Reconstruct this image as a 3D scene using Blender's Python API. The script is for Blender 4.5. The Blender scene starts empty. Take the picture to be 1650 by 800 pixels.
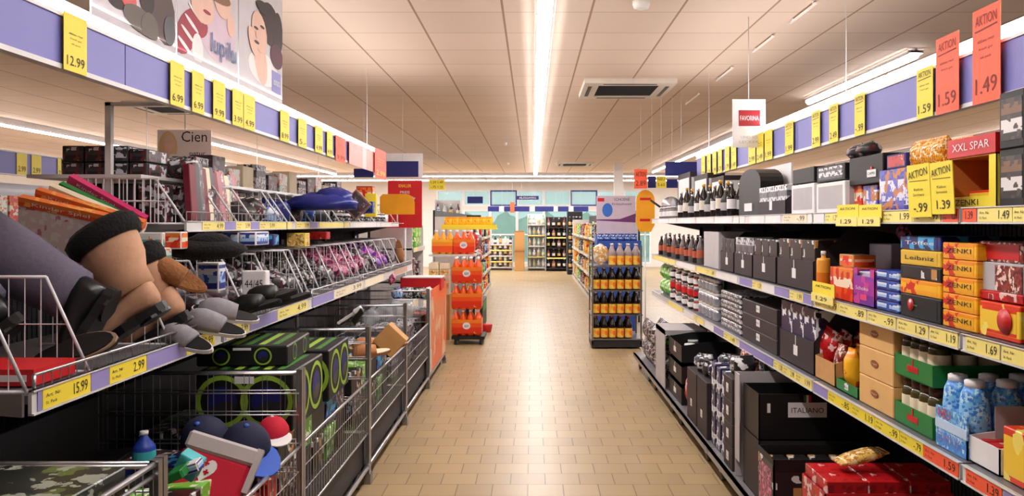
import bpy, math, random
from mathutils import Vector, Matrix
random.seed(7)
C = bpy.context.scene.collection
SC = bpy.context.scene
EYE = 1.55; F = 1300.0
# ---------------- camera, world, exposure
cam = bpy.data.objects.new('camera', bpy.data.cameras.new('camera')); C.objects.link(cam)
cam.location = (0, 0, EYE); cam.rotation_euler = (math.radians(90), 0, 0)
cam.data.sensor_width = 36; cam.data.lens = 36 * F / 1650
cam.data.shift_x = -33 / 1650; cam.data.shift_y = -40 / 1650
cam.data.clip_end = 100; cam.data.clip_start = 0.05
SC.camera = cam
SC.view_settings.view_transform = 'Standard'; SC.view_settings.look = 'None'
SC.view_settings.gamma = 1; SC.view_settings.use_curve_mapping = False
SC.view_settings.exposure = -0.4
SC.cycles.max_bounces = 6; SC.cycles.diffuse_bounces = 4
W = bpy.data.worlds.new('world'); SC.world = W; W.use_nodes = True
W.node_tree.nodes['Background'].inputs[0].default_value = (0.62, 0.85, 0.86, 1)
W.node_tree.nodes['Background'].inputs[1].default_value = 1.2
TUBE_E = 26.0      # emission strength of fluorescent tubes
AREA_W = 21.0      # watts per metre of tube row

# ---------------- materials
def lin(c):
    return tuple(((x/255)/12.92 if x/255 <= .04045 else ((x/255+.055)/1.055)**2.4) for x in c) + (1,)
MATS = {}
def mat(name, col, rough=.5, metal=0, var=.12, nscale=9, spec=.5, alpha=None, emit=None, bump=0):
    if name in MATS: return MATS[name]
    m = bpy.data.materials.new(name); m.use_nodes = True; nt = m.node_tree; b = nt.nodes['Principled BSDF']
    col = lin(col)
    b.inputs['Roughness'].default_value = rough; b.inputs['Metallic'].default_value = metal
    b.inputs['Specular IOR Level'].default_value = spec
    if emit:
        b.inputs['Base Color'].default_value = col; b.inputs['Emission Color'].default_value = col
        b.inputs['Emission Strength'].default_value = emit
    else:
        tc = nt.nodes.new('ShaderNodeTexCoord'); n = nt.nodes.new('ShaderNodeTexNoise'); n.inputs['Scale'].default_value = nscale
        n.inputs['Detail'].default_value = 4
        r = nt.nodes.new('ShaderNodeMapRange'); r.inputs[3].default_value = 1-var; r.inputs[4].default_value = 1+var
        mx = nt.nodes.new('ShaderNodeMix'); mx.data_type = 'RGBA'; mx.blend_type = 'MULTIPLY'; mx.inputs[0].default_value = 1
        mx.inputs[6].default_value = col
        nt.links.new(tc.outputs['Object'], n.inputs['Vector']); nt.links.new(n.outputs[0], r.inputs[0])
        nt.links.new(r.outputs[0], mx.inputs[7]); nt.links.new(mx.outputs[2], b.inputs['Base Color'])
        if bump:
            bp = nt.nodes.new('ShaderNodeBump'); bp.inputs['Strength'].default_value = bump; bp.inputs['Distance'].default_value = .01
            nt.links.new(n.outputs[0], bp.inputs['Height']); nt.links.new(bp.outputs[0], b.inputs['Normal'])
    if alpha is not None:
        b.inputs['Alpha'].default_value = alpha
    MATS[name] = m; return m
def pack(name, bands, blotch=None, amount=.35, scale=14, rough=.35, axis=2, soft=False):
    """printed packaging: constant colour bands along one axis of the pack, and printed blotches of another colour"""
    if name in MATS: return MATS[name]
    m = bpy.data.materials.new(name); m.use_nodes = True; nt = m.node_tree; b = nt.nodes['Principled BSDF']; L = nt.links.new
    b.inputs['Roughness'].default_value = rough
    tc = nt.nodes.new('ShaderNodeTexCoord'); sp = nt.nodes.new('ShaderNodeSeparateXYZ'); L(tc.outputs['Generated'], sp.inputs[0])
    cr = nt.nodes.new('ShaderNodeValToRGB'); cr.color_ramp.interpolation = 'CONSTANT'
    e = cr.color_ramp.elements
    e[0].position = 0; e[0].color = lin(bands[0][1]); e.remove(e[1])
    for z, c in bands[1:]:
        x = e.new(z); x.color = lin(c)
    L(sp.outputs[axis], cr.inputs[0]); out = cr.outputs[0]
    if blotch:
        cols = blotch if isinstance(blotch[0], tuple) else [blotch]
        for i, bc in enumerate(cols):
            if soft:
                v = nt.nodes.new('ShaderNodeTexNoise'); v.inputs['Scale'].default_value = scale * (1.3 + .8*i); v.inputs['Detail'].default_value = 4
            else:
                v = nt.nodes.new('ShaderNodeTexVoronoi'); v.distance = 'CHEBYCHEV'; v.inputs['Scale'].default_value = scale * (1.5 + .9*i); v.inputs['Randomness'].default_value = .85
            add = nt.nodes.new('ShaderNodeVectorMath'); add.operation = 'ADD'; add.inputs[1].default_value = (3.7*i, 1.3*i, 5*i)
            L(tc.outputs['Object'], add.inputs[0]); L(add.outputs[0], v.inputs['Vector'])
            t = nt.nodes.new('ShaderNodeMath'); t.operation = 'GREATER_THAN'; t.inputs[1].default_value = .5 + (.5-amount)*.3 if soft else 1-amount
            L(v.outputs[0 if soft else 1], t.inputs[0])
            mx = nt.nodes.new('ShaderNodeMix'); mx.data_type = 'RGBA'
            L(t.outputs[0], mx.inputs[0]); L(out, mx.inputs[6]); mx.inputs[7].default_value = lin(bc); out = mx.outputs[2]
    L(out, b.inputs['Base Color']); MATS[name] = m; return m

def grid_mat(name, col, line, sx, sy, ox, oy, wx, wy, stagger=0, rough=.5, var=.06, spec=.5, bump=0):
    """rectangular panels or tiles with joints, laid out in object space"""
    m = bpy.data.materials.new(name); m.use_nodes = True; nt = m.node_tree; b = nt.nodes['Principled BSDF']; L = nt.links.new
    b.inputs['Roughness'].default_value = rough; b.inputs['Specular IOR Level'].default_value = spec
    tc = nt.nodes.new('ShaderNodeTexCoord'); sp = nt.nodes.new('ShaderNodeSeparateXYZ'); L(tc.outputs['Object'], sp.inputs[0])
    def math_(op, a, bb=None, c=None):
        n = nt.nodes.new('ShaderNodeMath'); n.operation = op
        for i, v in enumerate((a, bb, c)):
            if v is None: continue
            if isinstance(v, (int, float)): n.inputs[i].default_value = v
            else: L(v, n.inputs[i])
        return n.outputs[0]
    gy = math_('DIVIDE', math_('SUBTRACT', sp.outputs[1], oy), sy); row = math_('FLOOR', gy)
    gx = math_('DIVIDE', math_('SUBTRACT', sp.outputs[0], ox), sx)
    if stagger: gx = math_('ADD', gx, math_('MULTIPLY', math_('MODULO', math_('ADD', row, 1000), 2), stagger))
    fx = math_('FRACT', gx); fy = math_('FRACT', gy)
    jx = math_('LESS_THAN', fx, wx/sx); jy = math_('LESS_THAN', fy, wy/sy); j = math_('MAXIMUM', jx, jy)
    comb = nt.nodes.new('ShaderNodeCombineXYZ'); L(math_('FLOOR', gx), comb.inputs[0]); L(row, comb.inputs[1])
    wn = nt.nodes.new('ShaderNodeTexWhiteNoise'); wn.noise_dimensions = '2D'; L(comb.outputs[0], wn.inputs[0])
    n2 = nt.nodes.new('ShaderNodeTexNoise'); n2.inputs['Scale'].default_value = 1.3; L(tc.outputs['Object'], n2.inputs['Vector'])
    s = math_('ADD', math_('MULTIPLY', wn.outputs[0], var), math_('MULTIPLY', n2.outputs[0], var))
    s = math_('ADD', s, 1-var)
    mx = nt.nodes.new('ShaderNodeMix'); mx.data_type = 'RGBA'; mx.blend_type = 'MULTIPLY'; mx.inputs[0].default_value = 1
    mx.inputs[6].default_value = lin(col); L(s, mx.inputs[7])
    m2 = nt.nodes.new('ShaderNodeMix'); m2.data_type = 'RGBA'; L(j, m2.inputs[0]); L(mx.outputs[2], m2.inputs[6]); m2.inputs[7].default_value = lin(line)
    L(m2.outputs[2], b.inputs['Base Color'])
    if bump:
        bp = nt.nodes.new('ShaderNodeBump'); bp.inputs['Strength'].default_value = bump; bp.inputs['Distance'].default_value = .004; bp.invert = True
        L(j, bp.inputs['Height']); L(bp.outputs[0], b.inputs['Normal'])
    return m

# ---------------- mesh builder
_txt = {}
def text_mesh(s):
    if s not in _txt:
        cu = bpy.data.curves.new('t', 'FONT'); cu.body = s; cu.resolution_u = 2; cu.size = 1
        o = bpy.data.objects.new('t', cu); C.objects.link(o)
        dg = bpy.context.evaluated_depsgraph_get(); dg.update()
        me = o.evaluated_get(dg).to_mesh()
        vs = [tuple(v.co) for v in me.vertices]; fs = [tuple(p.vertices) for p in me.polygons]
        bpy.data.objects.remove(o); bpy.data.curves.remove(cu)
        x0 = min(v[0] for v in vs); x1 = max(v[0] for v in vs); y0 = min(v[1] for v in vs); y1 = max(v[1] for v in vs)
        _txt[s] = ([((v[0]-x0)/(x1-x0), (v[1]-y0)/(y1-y0)) for v in vs], fs, (x1-x0)/(y1-y0))
    return _txt[s]
V = Vector
class B:
    def __init__(s, *mats): s.v = []; s.f = []; s.mi = []; s.m = list(mats); s.sm = []
    def add(s, vs, fs, m=0, smooth=False):
        o = len(s.v); s.v += [tuple(v) for v in vs]
        for f in fs: s.f.append([i+o for i in f]); s.mi.append(m); s.sm.append(smooth)
        return s
    def box(s, a, b, m=0, ch=0):
        x0, y0, z0 = a; x1, y1, z1 = b
        if x0 > x1: x0, x1 = x1, x0
        if y0 > y1: y0, y1 = y1, y0
        if z0 > z1: z0, z1 = z1, z0
        return s.obox(((x0+x1)/2, (y0+y1)/2, (z0+z1)/2), ((x1-x0)/2, 0, 0), (0, (y1-y0)/2, 0), (0, 0, (z1-z0)/2), m, ch)
    def obox(s, c, u, v, w, m=0, ch=0):
        c, u, v, w = V(c), V(u), V(v), V(w)
        if not ch:
            vs = [c+a*u+b*v+d*w for d in (-1, 1) for b in (-1, 1) for a in (-1, 1)]
            return s.add(vs, [(0,2,3,1),(4,5,7,6),(0,1,5,4),(2,6,7,3),(0,4,6,2),(1,3,7,5)], m)
        ax = [u, v, w]; ln = [x.length for x in ax]; vs = []; idx = {}
        for k in range(3):                      # 24 vertices: three per corner
            for sg in [(i, j, l) for i in (-1, 1) for j in (-1, 1) for l in (-1, 1)]:
                p = c.copy()
                for q in range(3):
                    p += ax[q]*sg[q]*(1 if q == k else 1-ch/max(ln[q], 1e-5))
                idx[(k, sg)] = len(vs); vs.append(p)
        fs = []
        for k in range(3):
            a, b = [q for q in range(3) if q != k]
            for sg in (-1, 1):
                loop = []
                for (i, j) in ((-1,-1),(1,-1),(1,1),(-1,1)):
                    t = [0,0,0]; t[k] = sg; t[a] = i; t[b] = j; loop.append(idx[(k, tuple(t))])
                fs.append(loop)
        for k in range(3):                      # edges
            a, b = [q for q in range(3) if q != k]
            for i in (-1, 1):
                for j in (-1, 1):
                    t0 = [0,0,0]; t1 = [0,0,0]; t0[k] = -1; t1[k] = 1
                    t0[a] = t1[a] = i; t0[b] = t1[b] = j
                    fs.append([idx[(a, tuple(t0))], idx[(a, tuple(t1))], idx[(b, tuple(t1))], idx[(b, tuple(t0))]])
        for sg in [(i, j, l) for i in (-1, 1) for j in (-1, 1) for l in (-1, 1)]:
            fs.append([idx[(0, sg)], idx[(1, sg)], idx[(2, sg)]])
        return s.add(vs, fs, m)
    def poly(s, pts, ext, m=0):
        n = len(pts); e = V(ext); a = [V(p) for p in pts]
        return s.add(a + [p+e for p in a], [tuple(range(n)), tuple(range(2*n-1, n-1, -1))] + [(i, (i+1) % n, n+(i+1) % n, n+i) for i in range(n)], m)
    def rod(s, a, b, r, m=0, n=4):
        a, b = V(a), V(b); d = (b-a).normalized(); u = d.orthogonal().normalized(); w = d.cross(u); vs = []
        for p in (a, b):
            for i in range(n):
                t = 2*math.pi*(i+.5)/n; vs.append(p + r*(math.cos(t)*u+math.sin(t)*w))
        return s.add(vs, [(i, (i+1) % n, n+(i+1) % n, n+i) for i in range(n)] + [tuple(range(n-1, -1, -1)), tuple(range(n, 2*n))], m, n > 5)
    def path(s, pts, r, m=0, n=4):
        for a, b in zip(pts, pts[1:]): s.rod(a, b, r, m, n)
        return s
    def lathe(s, prof, c=(0,0,0), n=14, m=0, cap=True):
        vs = []; fs = []
        for (r, z) in prof:
            for i in range(n):
                t = 2*math.pi*i/n; vs.append((c[0]+r*math.cos(t), c[1]+r*math.sin(t), c[2]+z))
        for k in range(len(prof)-1):
            for i in range(n):
                j = (i+1) % n; fs.append((k*n+i, k*n+j, (k+1)*n+j, (k+1)*n+i))
        if cap: fs += [tuple(range(n-1, -1, -1)), tuple(range((len(prof)-1)*n, len(prof)*n))]
        return s.add(vs, fs, m, True)
    def loft(s, rings, m=0, cap=True, smooth=True):
        n = len(rings[0]); vs = [p for r in rings for p in r]; fs = []
        for k in range(len(rings)-1):
            for i in range(n):
                j = (i+1) % n; fs.append((k*n+i, k*n+j, (k+1)*n+j, (k+1)*n+i))
        if cap: fs += [tuple(range(n-1, -1, -1)), tuple(range((len(rings)-1)*n, len(rings)*n))]
        return s.add(vs, fs, m, smooth)
    def blob(s, c, r, m=0, nu=14, nv=9, jit=0, flat=None):
        rings = []
        for k in range(nv):
            t = math.pi*(k+.02)/(nv-1+.04)-math.pi/2; ring = []
            for i in range(nu):
                a = 2*math.pi*i/nu; q = 1+jit*(random.random()-.5)
                z = math.sin(t)
                if flat is not None: z = max(z, flat)
                ring.append((c[0]+r[0]*math.cos(t)*math.cos(a)*q, c[1]+r[1]*math.cos(t)*math.sin(a)*q, c[2]+r[2]*z*q))
            rings.append(ring)
        return s.loft(rings, m)
    def text(s, t, o, u, v, w, h, m=0, off=.0015):
        """text fitted in a w x h rectangle whose lower left corner is o, u right and v up"""
        vs, fs, ar = text_mesh(t); o, u, v = V(o), V(u), V(v); n = u.cross(v)
        return s.add([o+n*off+u*(x*w)+v*(y*h) for x, y in vs], fs, m)
    def mesh(s, name):
        me = bpy.data.meshes.new(name); me.from_pydata(s.v, [], s.f)
        for m in s.m: me.materials.append(m)
        me.polygons.foreach_set('material_index', s.mi); me.polygons.foreach_set('use_smooth', s.sm)
        me.update(); return me
    def obj(s, name, parent=None, loc=None, label=None, cat=None, group=None, kind=None):
        o = bpy.data.objects.new(name, s.mesh(name)); C.objects.link(o)
        if parent: o.parent = parent
        if loc: o.location = loc
        return tag(o, label, cat, group, kind)
def tag(o, label=None, cat=None, group=None, kind=None):
    if label: o['label'] = label
    if cat: o['category'] = cat
    if group: o['group'] = group
    if kind: o['kind'] = kind
    return o
def thing(name, label, cat, loc=(0,0,0), rot=None, group=None, mtx=None):
    o = bpy.data.objects.new(name, None); C.objects.link(o); o.empty_display_size = .05
    if mtx is not None: o.matrix_world = mtx
    else:
        o.location = loc
        if rot: o.rotation_euler = rot
    return tag(o, label, cat, group)
PROTO = {}
def proto(key, fn):
    """fn() -> list of (part name, B); the meshes are shared by every copy"""
    if key not in PROTO: PROTO[key] = [(n, b.mesh(n)) for n, b in fn()]
    return PROTO[key]
def put(pr, name, label, cat, loc, rz=0, group=None, mtx=None, rot=None):
    if len(pr) == 1:
        o = bpy.data.objects.new(name, pr[0][1]); C.objects.link(o)
        if mtx is not None: o.matrix_world = mtx
        else: o.location = loc; o.rotation_euler = rot or (0, 0, rz)
        return tag(o, label, cat, group)
    t = thing(name, label, cat, loc, rot or (0, 0, rz), group, mtx)
    for n, me in pr:
        c = bpy.data.objects.new(n, me); C.objects.link(c); c.parent = t
    return t
def basis(loc, x, z):
    """matrix whose local x and z point along the given world directions"""
    x = V(x).normalized(); z = V(z); z = (z - x*z.dot(x)).normalized(); y = z.cross(x)
    return Matrix(((x.x, y.x, z.x, loc[0]), (x.y, y.y, z.y, loc[1]), (x.z, y.z, z.z, loc[2]), (0, 0, 0, 1)))
def Yof(px, X): return F*X/(px-858)
def Zof(py, Y): return EYE-(py-360)*Y/F
def Xof(px, Y): return (px-858)*Y/F

# ---------------- shared materials
BLACK = mat('black_card', (12,11,13), .5); GREY_D = mat('dark_metal', (45,44,48), .45, .3)
WHITE = mat('white_card', (235,232,232), .6); WHITEM = mat('white_enamel', (215,213,212), .35)
CHROME = mat('zinc_wire', (190,190,195), .28, .9); STEEL = mat('steel_tube', (150,148,150), .3, .85)
YEL = mat('yellow_card', (245,222,60), .55, 0, .04); YELP = mat('pale_yellow_label', (246,228,130), .5, 0, .05)
ORA = mat('orange_card', (250,95,55), .55, 0, .04); INK = mat('ink', (30,25,25), .6); INKR = mat('dark_red_ink', (120,25,20), .6)
BLUEF = mat('periwinkle_board', (122,120,190), .5, 0, .04); NAVY = mat('navy_card', (25,32,110), .5)
BOARD = mat('grey_cardboard', (185,180,182), .7); KRAFT = mat('kraft_cardboard', (200,150,90), .75, 0, .15, 20)
BROWNC = mat('brown_black_card', (46,35,38), .6); RED = mat('red_card', (205,28,34), .4)
GOLD = mat('golden_foil', (225,170,60), .3, .3, .3, 40); PURP = mat('purple_card', (130,50,150), .45)
LAV = mat('lavender_label', (150,140,200), .5); BEIGEC = mat('beige_carton', (226,178,110), .65)
GREENC = mat('green_card', (30,125,55), .5); PINK = mat('pink_card', (225,60,120), .5); TEAL = mat('teal_card', (70,185,190), .5)
SILV = mat('silver_cap', (200,200,205), .25, .8); DGLASS = mat('dark_glass', (30,18,16), .12, 0, .1); CREAM = mat('cream_card', (238,225,195), .6)
LBLUE = mat('light_blue_card', (120,190,235), .45); LIME = mat('lime_print', (150,190,60), .5)
TUBE = mat('fluorescent_tube', (255,250,250), .4, emit=TUBE_E); TUBE2 = mat('fascia_tube', (255,250,250), .4, emit=13)

# ================= THE SETTING
FLOOR = grid_mat('beige_floor_tiles', (172,148,110), (104,84,62), .207, .207, -.03, .02, .005, .005, .5, .36, .16, .42, .25)
CEIL = grid_mat('ceiling_panels', (224,202,184), (160,130,108), .625, .625, -.217, .1, .016, .008, 0, .75, .05)
def struct(b, name): return b.obj(name, kind='structure')
b = B(FLOOR); b.box((-14,-4,-.1), (14,29,0)); struct(b, 'floor')
b = B(CEIL); b.box((-14,-4,3.05), (14,29,3.15)); struct(b, 'ceiling')
WALLM = mat('painted_wall', (222,216,212), .8, 0, .04)
for n, a, c in (('wall_left', (-14.2,-4,0), (-14,29,3.05)), ('wall_right', (14,-4,0), (14.2,29,3.05)), ('wall_front', (-14,-4.2,0), (14,-4,3.05))):
    b = B(WALLM); b.box(a, c); struct(b, n)
# back wall: glazed front between x -3.2 and 4.2
YB = 28.6
b = B(WALLM); b.box((-14,YB,0), (-3.4,YB+.2,3.05)); b.box((4.2,YB,0), (14,YB+.2,3.05)); b.box((-3.4,YB,2.72), (4.2,YB+.2,3.05)); b.box((-3.4,YB,2.02), (4.2,YB+.2,2.16)); b.box((-3.4,YB,0),(4.2,YB+.2,.12))
struct(b, 'wall_back')
GLASS = mat('window_glass', (190,235,232), .1, 0, 0, alpha=.25); FRM = mat('window_frame_paint', (225,228,232), .4); FRB = mat('blue_window_frame', (40,55,140), .4)
k = 0
for i in range(8):
    x0 = -3.4+.95*i
    for (z0, z1) in ((.12,2.02), (2.16,2.72)):
        k += 1
        w = thing('window_%d' % k, None, None, (x0,YB,z0)); w['kind'] = 'structure'
        fb = B(FRB if i in (2, 5) and z0 > 1 else FRM)
        for q in ((0,0,.05,z1-z0), (.9,0,.95,z1-z0)): fb.box((q[0],0,q[1]), (q[2],.12,q[3]))
        fb.box((.05,0,0), (.9,.12,.05)); fb.box((.05,0,z1-z0-.05), (.9,.12,z1-z0))
        if z0 < 1: fb.box((.05,.02,1.0), (.9,.1,1.05))
        fb.obj('window_frame', w)
        gb = B(GLASS); gb.box((.05,.05,.05), (.9,.06,z1-z0-.05)); gb.obj('glass_pane', w)
b = B(mat('outdoor_paving', (150,150,145), .8)); b.box((-14,YB+.2,-.1), (14,45,-.02)); struct(b, 'ground')
b = B(mat('outdoor_hedge', (110,160,130), .9, 0, .4, 3, bump=1)); 
for i in range(14): b.blob((-6+i*.95,38+(i%3)*.6,.8), (.8,.7,1.0+.2*(i%2)), 0, 10, 7, .25)
b.obj('hedge', label='pale green hedge outside beyond the back windows', cat='hedge', kind='stuff')

# ---------------- ceiling lamps
HOUS = mat('lamp_housing', (190,186,184), .4)
def lamp(X, Y0, Y1, z, label, name='strip_lamp', drop=.05, group=None, along='y', width=.06, area=True, tubeside=0):
    t = thing(name, label, 'ceiling lamp', (X, Y0, 3.05), None if along == 'y' else (0,0,-math.pi/2), group)
    L_ = Y1-Y0
    h = B(HOUS); D = -drop; h.box((-width/2+.005,0,D-.035), (width/2-.005,L_,D-.02)); h.box((-.012,0,D-.02), (.012,L_,0)) 
    h.box((-width/2-.014,0,D-.05), (-width/2-.009,L_,D-.035)); h.box((width/2+.009,0,D-.05), (width/2+.014,L_,D-.035))
    for q in range(int(L_/1.5)+1): h.box((-width/2-.014,min(q*1.5,L_-.02),D-.04), (width/2+.014,min(q*1.5,L_-.02)+.02,D-.02))
    h.obj('housing', t)
    n = max(1, round(L_/1.5)); 
    for q in range(n):
        tb = B(TUBE); tb.rod((0,q*L_/n+.02,D-.055), (0,(q+1)*L_/n-.02,D-.055), max(.026,width*.38), 0, 8); tb.obj('tube', t)
    if area:
        ld = bpy.data.lights.new('lamp_light', 'AREA'); ld.shape = 'RECTANGLE'; ld.size = width; ld.size_y = L_; ld.energy = AREA_W*L_; ld.color = (1,.97,.96)
        lo = bpy.data.objects.new('lamp_light', ld); C.objects.link(lo); lo.parent = t; lo.location = (0, L_/2, D-.09)
    return t
lamp(.083, 1.0, 23.3, 3.05-.05, 'long bright strip lamp on ceiling above the middle of the aisle', width=.11)
lamp(3.28, 6.9, 9.6, 3.05, 'nearer strip lamp showing above the right fascia, left of the tall orange cards', drop=.0, width=.1)
lamp(3.28, 12.5, 22, 3.05-.06, 'farther strip lamp over the next aisle to the right')
lamp(-7.5, 5, 23, 3.05-.05, 'long strip lamp at far left over the neighbouring aisle')
lamp(-5.6, 13, 23, 3.05-.05, 'strip lamp nearer the left shelves in the far neighbouring aisle')
lamp(-11, 5, 23, 3.05-.05, 'strip lamp farthest left near the left wall')
lamp(7.5, 3, 23, 3.05-.05, 'strip lamp over the second aisle to the right')
lamp(-3.9, 9.5, 22, 3.05-.05, 'strip lamp behind the left shelves over the next aisle')
for i, yy in enumerate((23.9, 26.2)):
    lamp(-12, 0, 24, 3.05-.06, ('nearer' if i == 0 else 'farther')+' of the two strip lamps crossing the store at the back', along='x').location = (-12, yy, 3.05)
# ================= CEILING FITTINGS
def cassette(x0, x1, y0, y1, label):
    t = thing('air_conditioner', label, 'ceiling air conditioner', (x0, y0, 3.05), group=None)
    w, d = x1-x0, y1-y0
    b = B(mat('cassette_plastic', (222,214,202), .5)); b.box((0,0,-.05), (w,.16,0)); b.box((0,d-.16,-.05), (w,d,0)); b.box((0,.16,-.05), (.16,d-.16,0)); b.box((w-.16,.16,-.05), (w,d-.16,0)); b.obj('cover_frame', t)
    b = B(GREY_D); b.box((.16,.16,-.03), (w-.16,d-.16,-.01))
    for i in range(12): b.box((.16,.18+i*(d-.34)/12,-.045), (w-.16,.19+i*(d-.34)/12,-.02))
    b.obj('intake_grille', t)
    b = B(GREY_D)
    for q in ((.2,.05,w-.2,.09), (.2,d-.09,w-.2,d-.05), (.05,.2,.09,d-.2), (w-.09,.2,w-.05,d-.2)): b.box((q[0],q[1],-.053), (q[2],q[3],-.045))
    b.obj('air_slot', t)
cassette(.54, 1.5, 8.35, 9.4, 'nearer square ceiling air conditioner with dark grille right of the strip lamp')
cassette(.6, 1.5, 19.6, 20.6, 'farther ceiling air conditioner seen as a thin dark slot')
cassette(-5.05, -4.25, 9.9, 10.8, 'ceiling air conditioner left, seen below the left fascia above the Cien sign')
def detector(x, y, r, label, name='smoke_detector'):
    b = B(mat('detector_plastic', (240,236,228), .5)); b.lathe([(r,0),(r,-.02),(r*.85,-.045),(r*.4,-.055)], n=20); b.obj(name, loc=(x,y,3.05), label=label, cat='smoke detector')
detector(.735, 5.45, .06, 'round white smoke detector at top edge of ceiling right of the lamp')
detector(-.62, 20, .05, 'small round detector on far ceiling left of the lamp')
detector(-.5, 15, .03, 'tiny ceiling detector above the orange drink stand')
for i, (y0, y1) in enumerate(((5.4,5.95), (6.35,6.95), (7.65,8.35), (9.2,10.0))):
    b = B(mat('bright_rail', (250,245,238), .4)); b.box((-.008,0,-.03), (.008,y1-y0,-.018)); b.box((-.004,.05,-.02), (.004,.07,0)); b.box((-.004,y1-y0-.07,-.02), (.004,y1-y0-.05,0))
    b.obj('ceiling_rail', loc=(1.9,y0,3.05), label='thin white ceiling rail right of the lamp, %s of the row' % ('nearest','second','third','farthest')[i], cat='ceiling rail', group=None)
# spot in ceiling below right fascia
b = B(mat('spot_lamp', (255,245,235), .4, emit=6)); b.lathe([(.11,0),(.10,-.015),(.02,-.018)], n=16); b.obj('downlight', loc=(4.68,8.62,3.05), label='small round lit downlight seen under the right fascia', cat='downlight')

# ================= FASCIAS
XL, XR = -1.5, 1.65
def fascia(side, X, y0, y1, z0, z1, label):
    t = thing('fascia_board', label, 'fascia board', (X, 0, 0)); s = -side
    b = B(BLUEF)
    n = 7; L_ = (y1-y0)/n
    for i in range(n): b.box((0,y0+i*L_+.003,z0+.012), (side*.018,y0+(i+1)*L_-.003,z1-.008))
    b.obj('board', t)
    b = B(WHITEM); b.box((s*.006,y0,z0-.004), (side*.03,y1,z0+.012)); b.box((s*.006,y0,z1-.008), (side*.03,y1,z1+.004)); b.obj('edge_trim', t)
    for yy in (y0+.4, (y0+y1)/2, y1-.1):
        b = B(WHITEM); b.rod((side*.1,yy,z1+.02), (side*.1,yy,3.05), .0025, 0, 6); b.rod((side*.1,yy,z1+.02), (side*.02,yy,z1), .004, 0, 6); b.obj('hanger_rod', t)
    return t
fascia(-1, XL, 1.0, 7.9, 2.045, 2.217, 'long blue fascia board with price cards above the left shelves')
fascia(1, XR, .9, 8.1, 1.994, 2.192, 'long blue fascia board with price cards above the right shelves')
def flamp(X, side, y0, y1, z, label):
    t = thing('fascia_lamp', label, 'strip lamp', (X+side*.05, y0, z))
    b = B(WHITEM); b.box((side*.06,0,-.04), (side*.1,y1-y0,.03)); b.box((-side*.03,0,-.04), (side*.1,y1-y0,-.034)); b.obj('lamp_tray', t)
    n = round((y1-y0)/1.5)
    for q in range(n):
        tb = B(TUBE2); tb.rod((0,q*(y1-y0)/n+.02,0), (0,(q+1)*(y1-y0)/n-.02,0), .024, 0, 8); tb.obj('tube', t)
    ld = bpy.data.lights.new('lamp_light', 'AREA'); ld.shape = 'RECTANGLE'; ld.size = .05; ld.size_y = y1-y0; ld.energy = AREA_W*.14*(y1-y0); ld.color = (1,.95,.92)
    lo = bpy.data.objects.new('lamp_light', ld); C.objects.link(lo); lo.parent = t; lo.location = (-side*.03,(y1-y0)/2,.03); lo.rotation_euler = (math.pi,0,0)
flamp(XL, -1, .9, 8.2, 2.262, 'glowing strip lamp running along the top of the left fascia')
flamp(XR, 1, .9, 8.3, 2.24, 'glowing strip lamp running along the top of the right fascia')

# price cards hung on the fascias (width and height follow the photo)
def card(px0, px1, X, side, z0, z1, m, name, label, lines, price, inkm=INK, head=None, group=None, off=.012, cat='price card'):
    Xc = X - side*off; Y0, Y1 = Yof(px0, Xc), Yof(px1, Xc)
    if side < 0: ya, yb = Y0, Y1; o = (0, 0, 0); u = (0, 1, 0)
    else: ya, yb = Y1, Y0; o = (0, yb-ya, 0); u = (0, -1, 0)
    w = yb-ya; h = z1-z0
    b = B(m, inkm); b.box((0,0,0), (side*.002,w,h)); O = V(o); U = V(u); 
    if price: b.text(price, O+U*(w*.12)+V((0,0,h*.1)), u, (0,0,1), w*.76, h*.17, 1)
    y = h*.48
    for i in range(lines): b.text(('abbau rest', 'frisch gut', 'stk pack')[i % 3], O+U*(w*(.2+.05*i))+V((0,0,h*(.64-.09*i))), u, (0,0,1), w*(.6-.1*i), h*.035, 1)
    if head: b.text(head, O+U*(w*.12)+V((0,0,h*.82)), u, (0,0,1), w*.76, h*.11, 1); b.add([O+U*(w*.1)+V((-side*.0015,0,h*.76)), O+U*(w*.9)+V((-side*.0015,0,h*.78)), O+U*(w*.9)+V((-side*.0015,0,h*.795)), O+U*(w*.1)+V((-side*.0015,0,h*.775))], [(0,1,2,3)], 1)
    return b.obj(name, loc=(Xc, ya, z0), label=label, cat=cat, group=group)
LC = [(103,140,'12.99','first and largest yellow price card on the left fascia reading 12.99'), (275,297,'6.99','yellow price card reading 6.99 left of the close group of cards'),
      (310,329,'6.99','second yellow card of the left fascia group, beside the 6.99 card'), (344,363,'9.99','yellow price card in the middle of the left fascia group'),
      (375,392,'3.99','yellow price card touching the 4.99 card on its left'), (393,411,'4.99','yellow price card at the far end of the left fascia group'),
      (452,466,'8.99','lone yellow price card after the wide blue gap of the left fascia'), (481,494,'5.-','narrow yellow price card, second after the wide blue gap'),
      (508,520,'4.99','narrow yellow price card, third after the wide blue gap'), (527,536,'4.99','last yellow price card just before the orange cards')]
for a, c_, p, l in LC: card(a, c_, XL, -1, 2.04, 2.225, YEL, 'price_card', l, 3, p, off=.014)
card(541, 557, XL, -1, 2.02, 2.22, ORA, 'price_card', 'first orange price card on the far left fascia', 2, '9.99', INKR, off=.014)
b = B(pack('orange_poster_print', [(0,(240,90,70)),(.38,(235,150,150)),(.5,(245,90,60)),(.75,(120,130,190))], (200,60,60), .3, 5, axis=1), INKR)
b.box((0,0,0), (.003,1.35,.19)); b.obj('promotion_banner', loc=(XL+.016,Yof(559,XL),2.03), label='wide orange and blue promotion banner at the end of left fascia', cat='banner')
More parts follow.
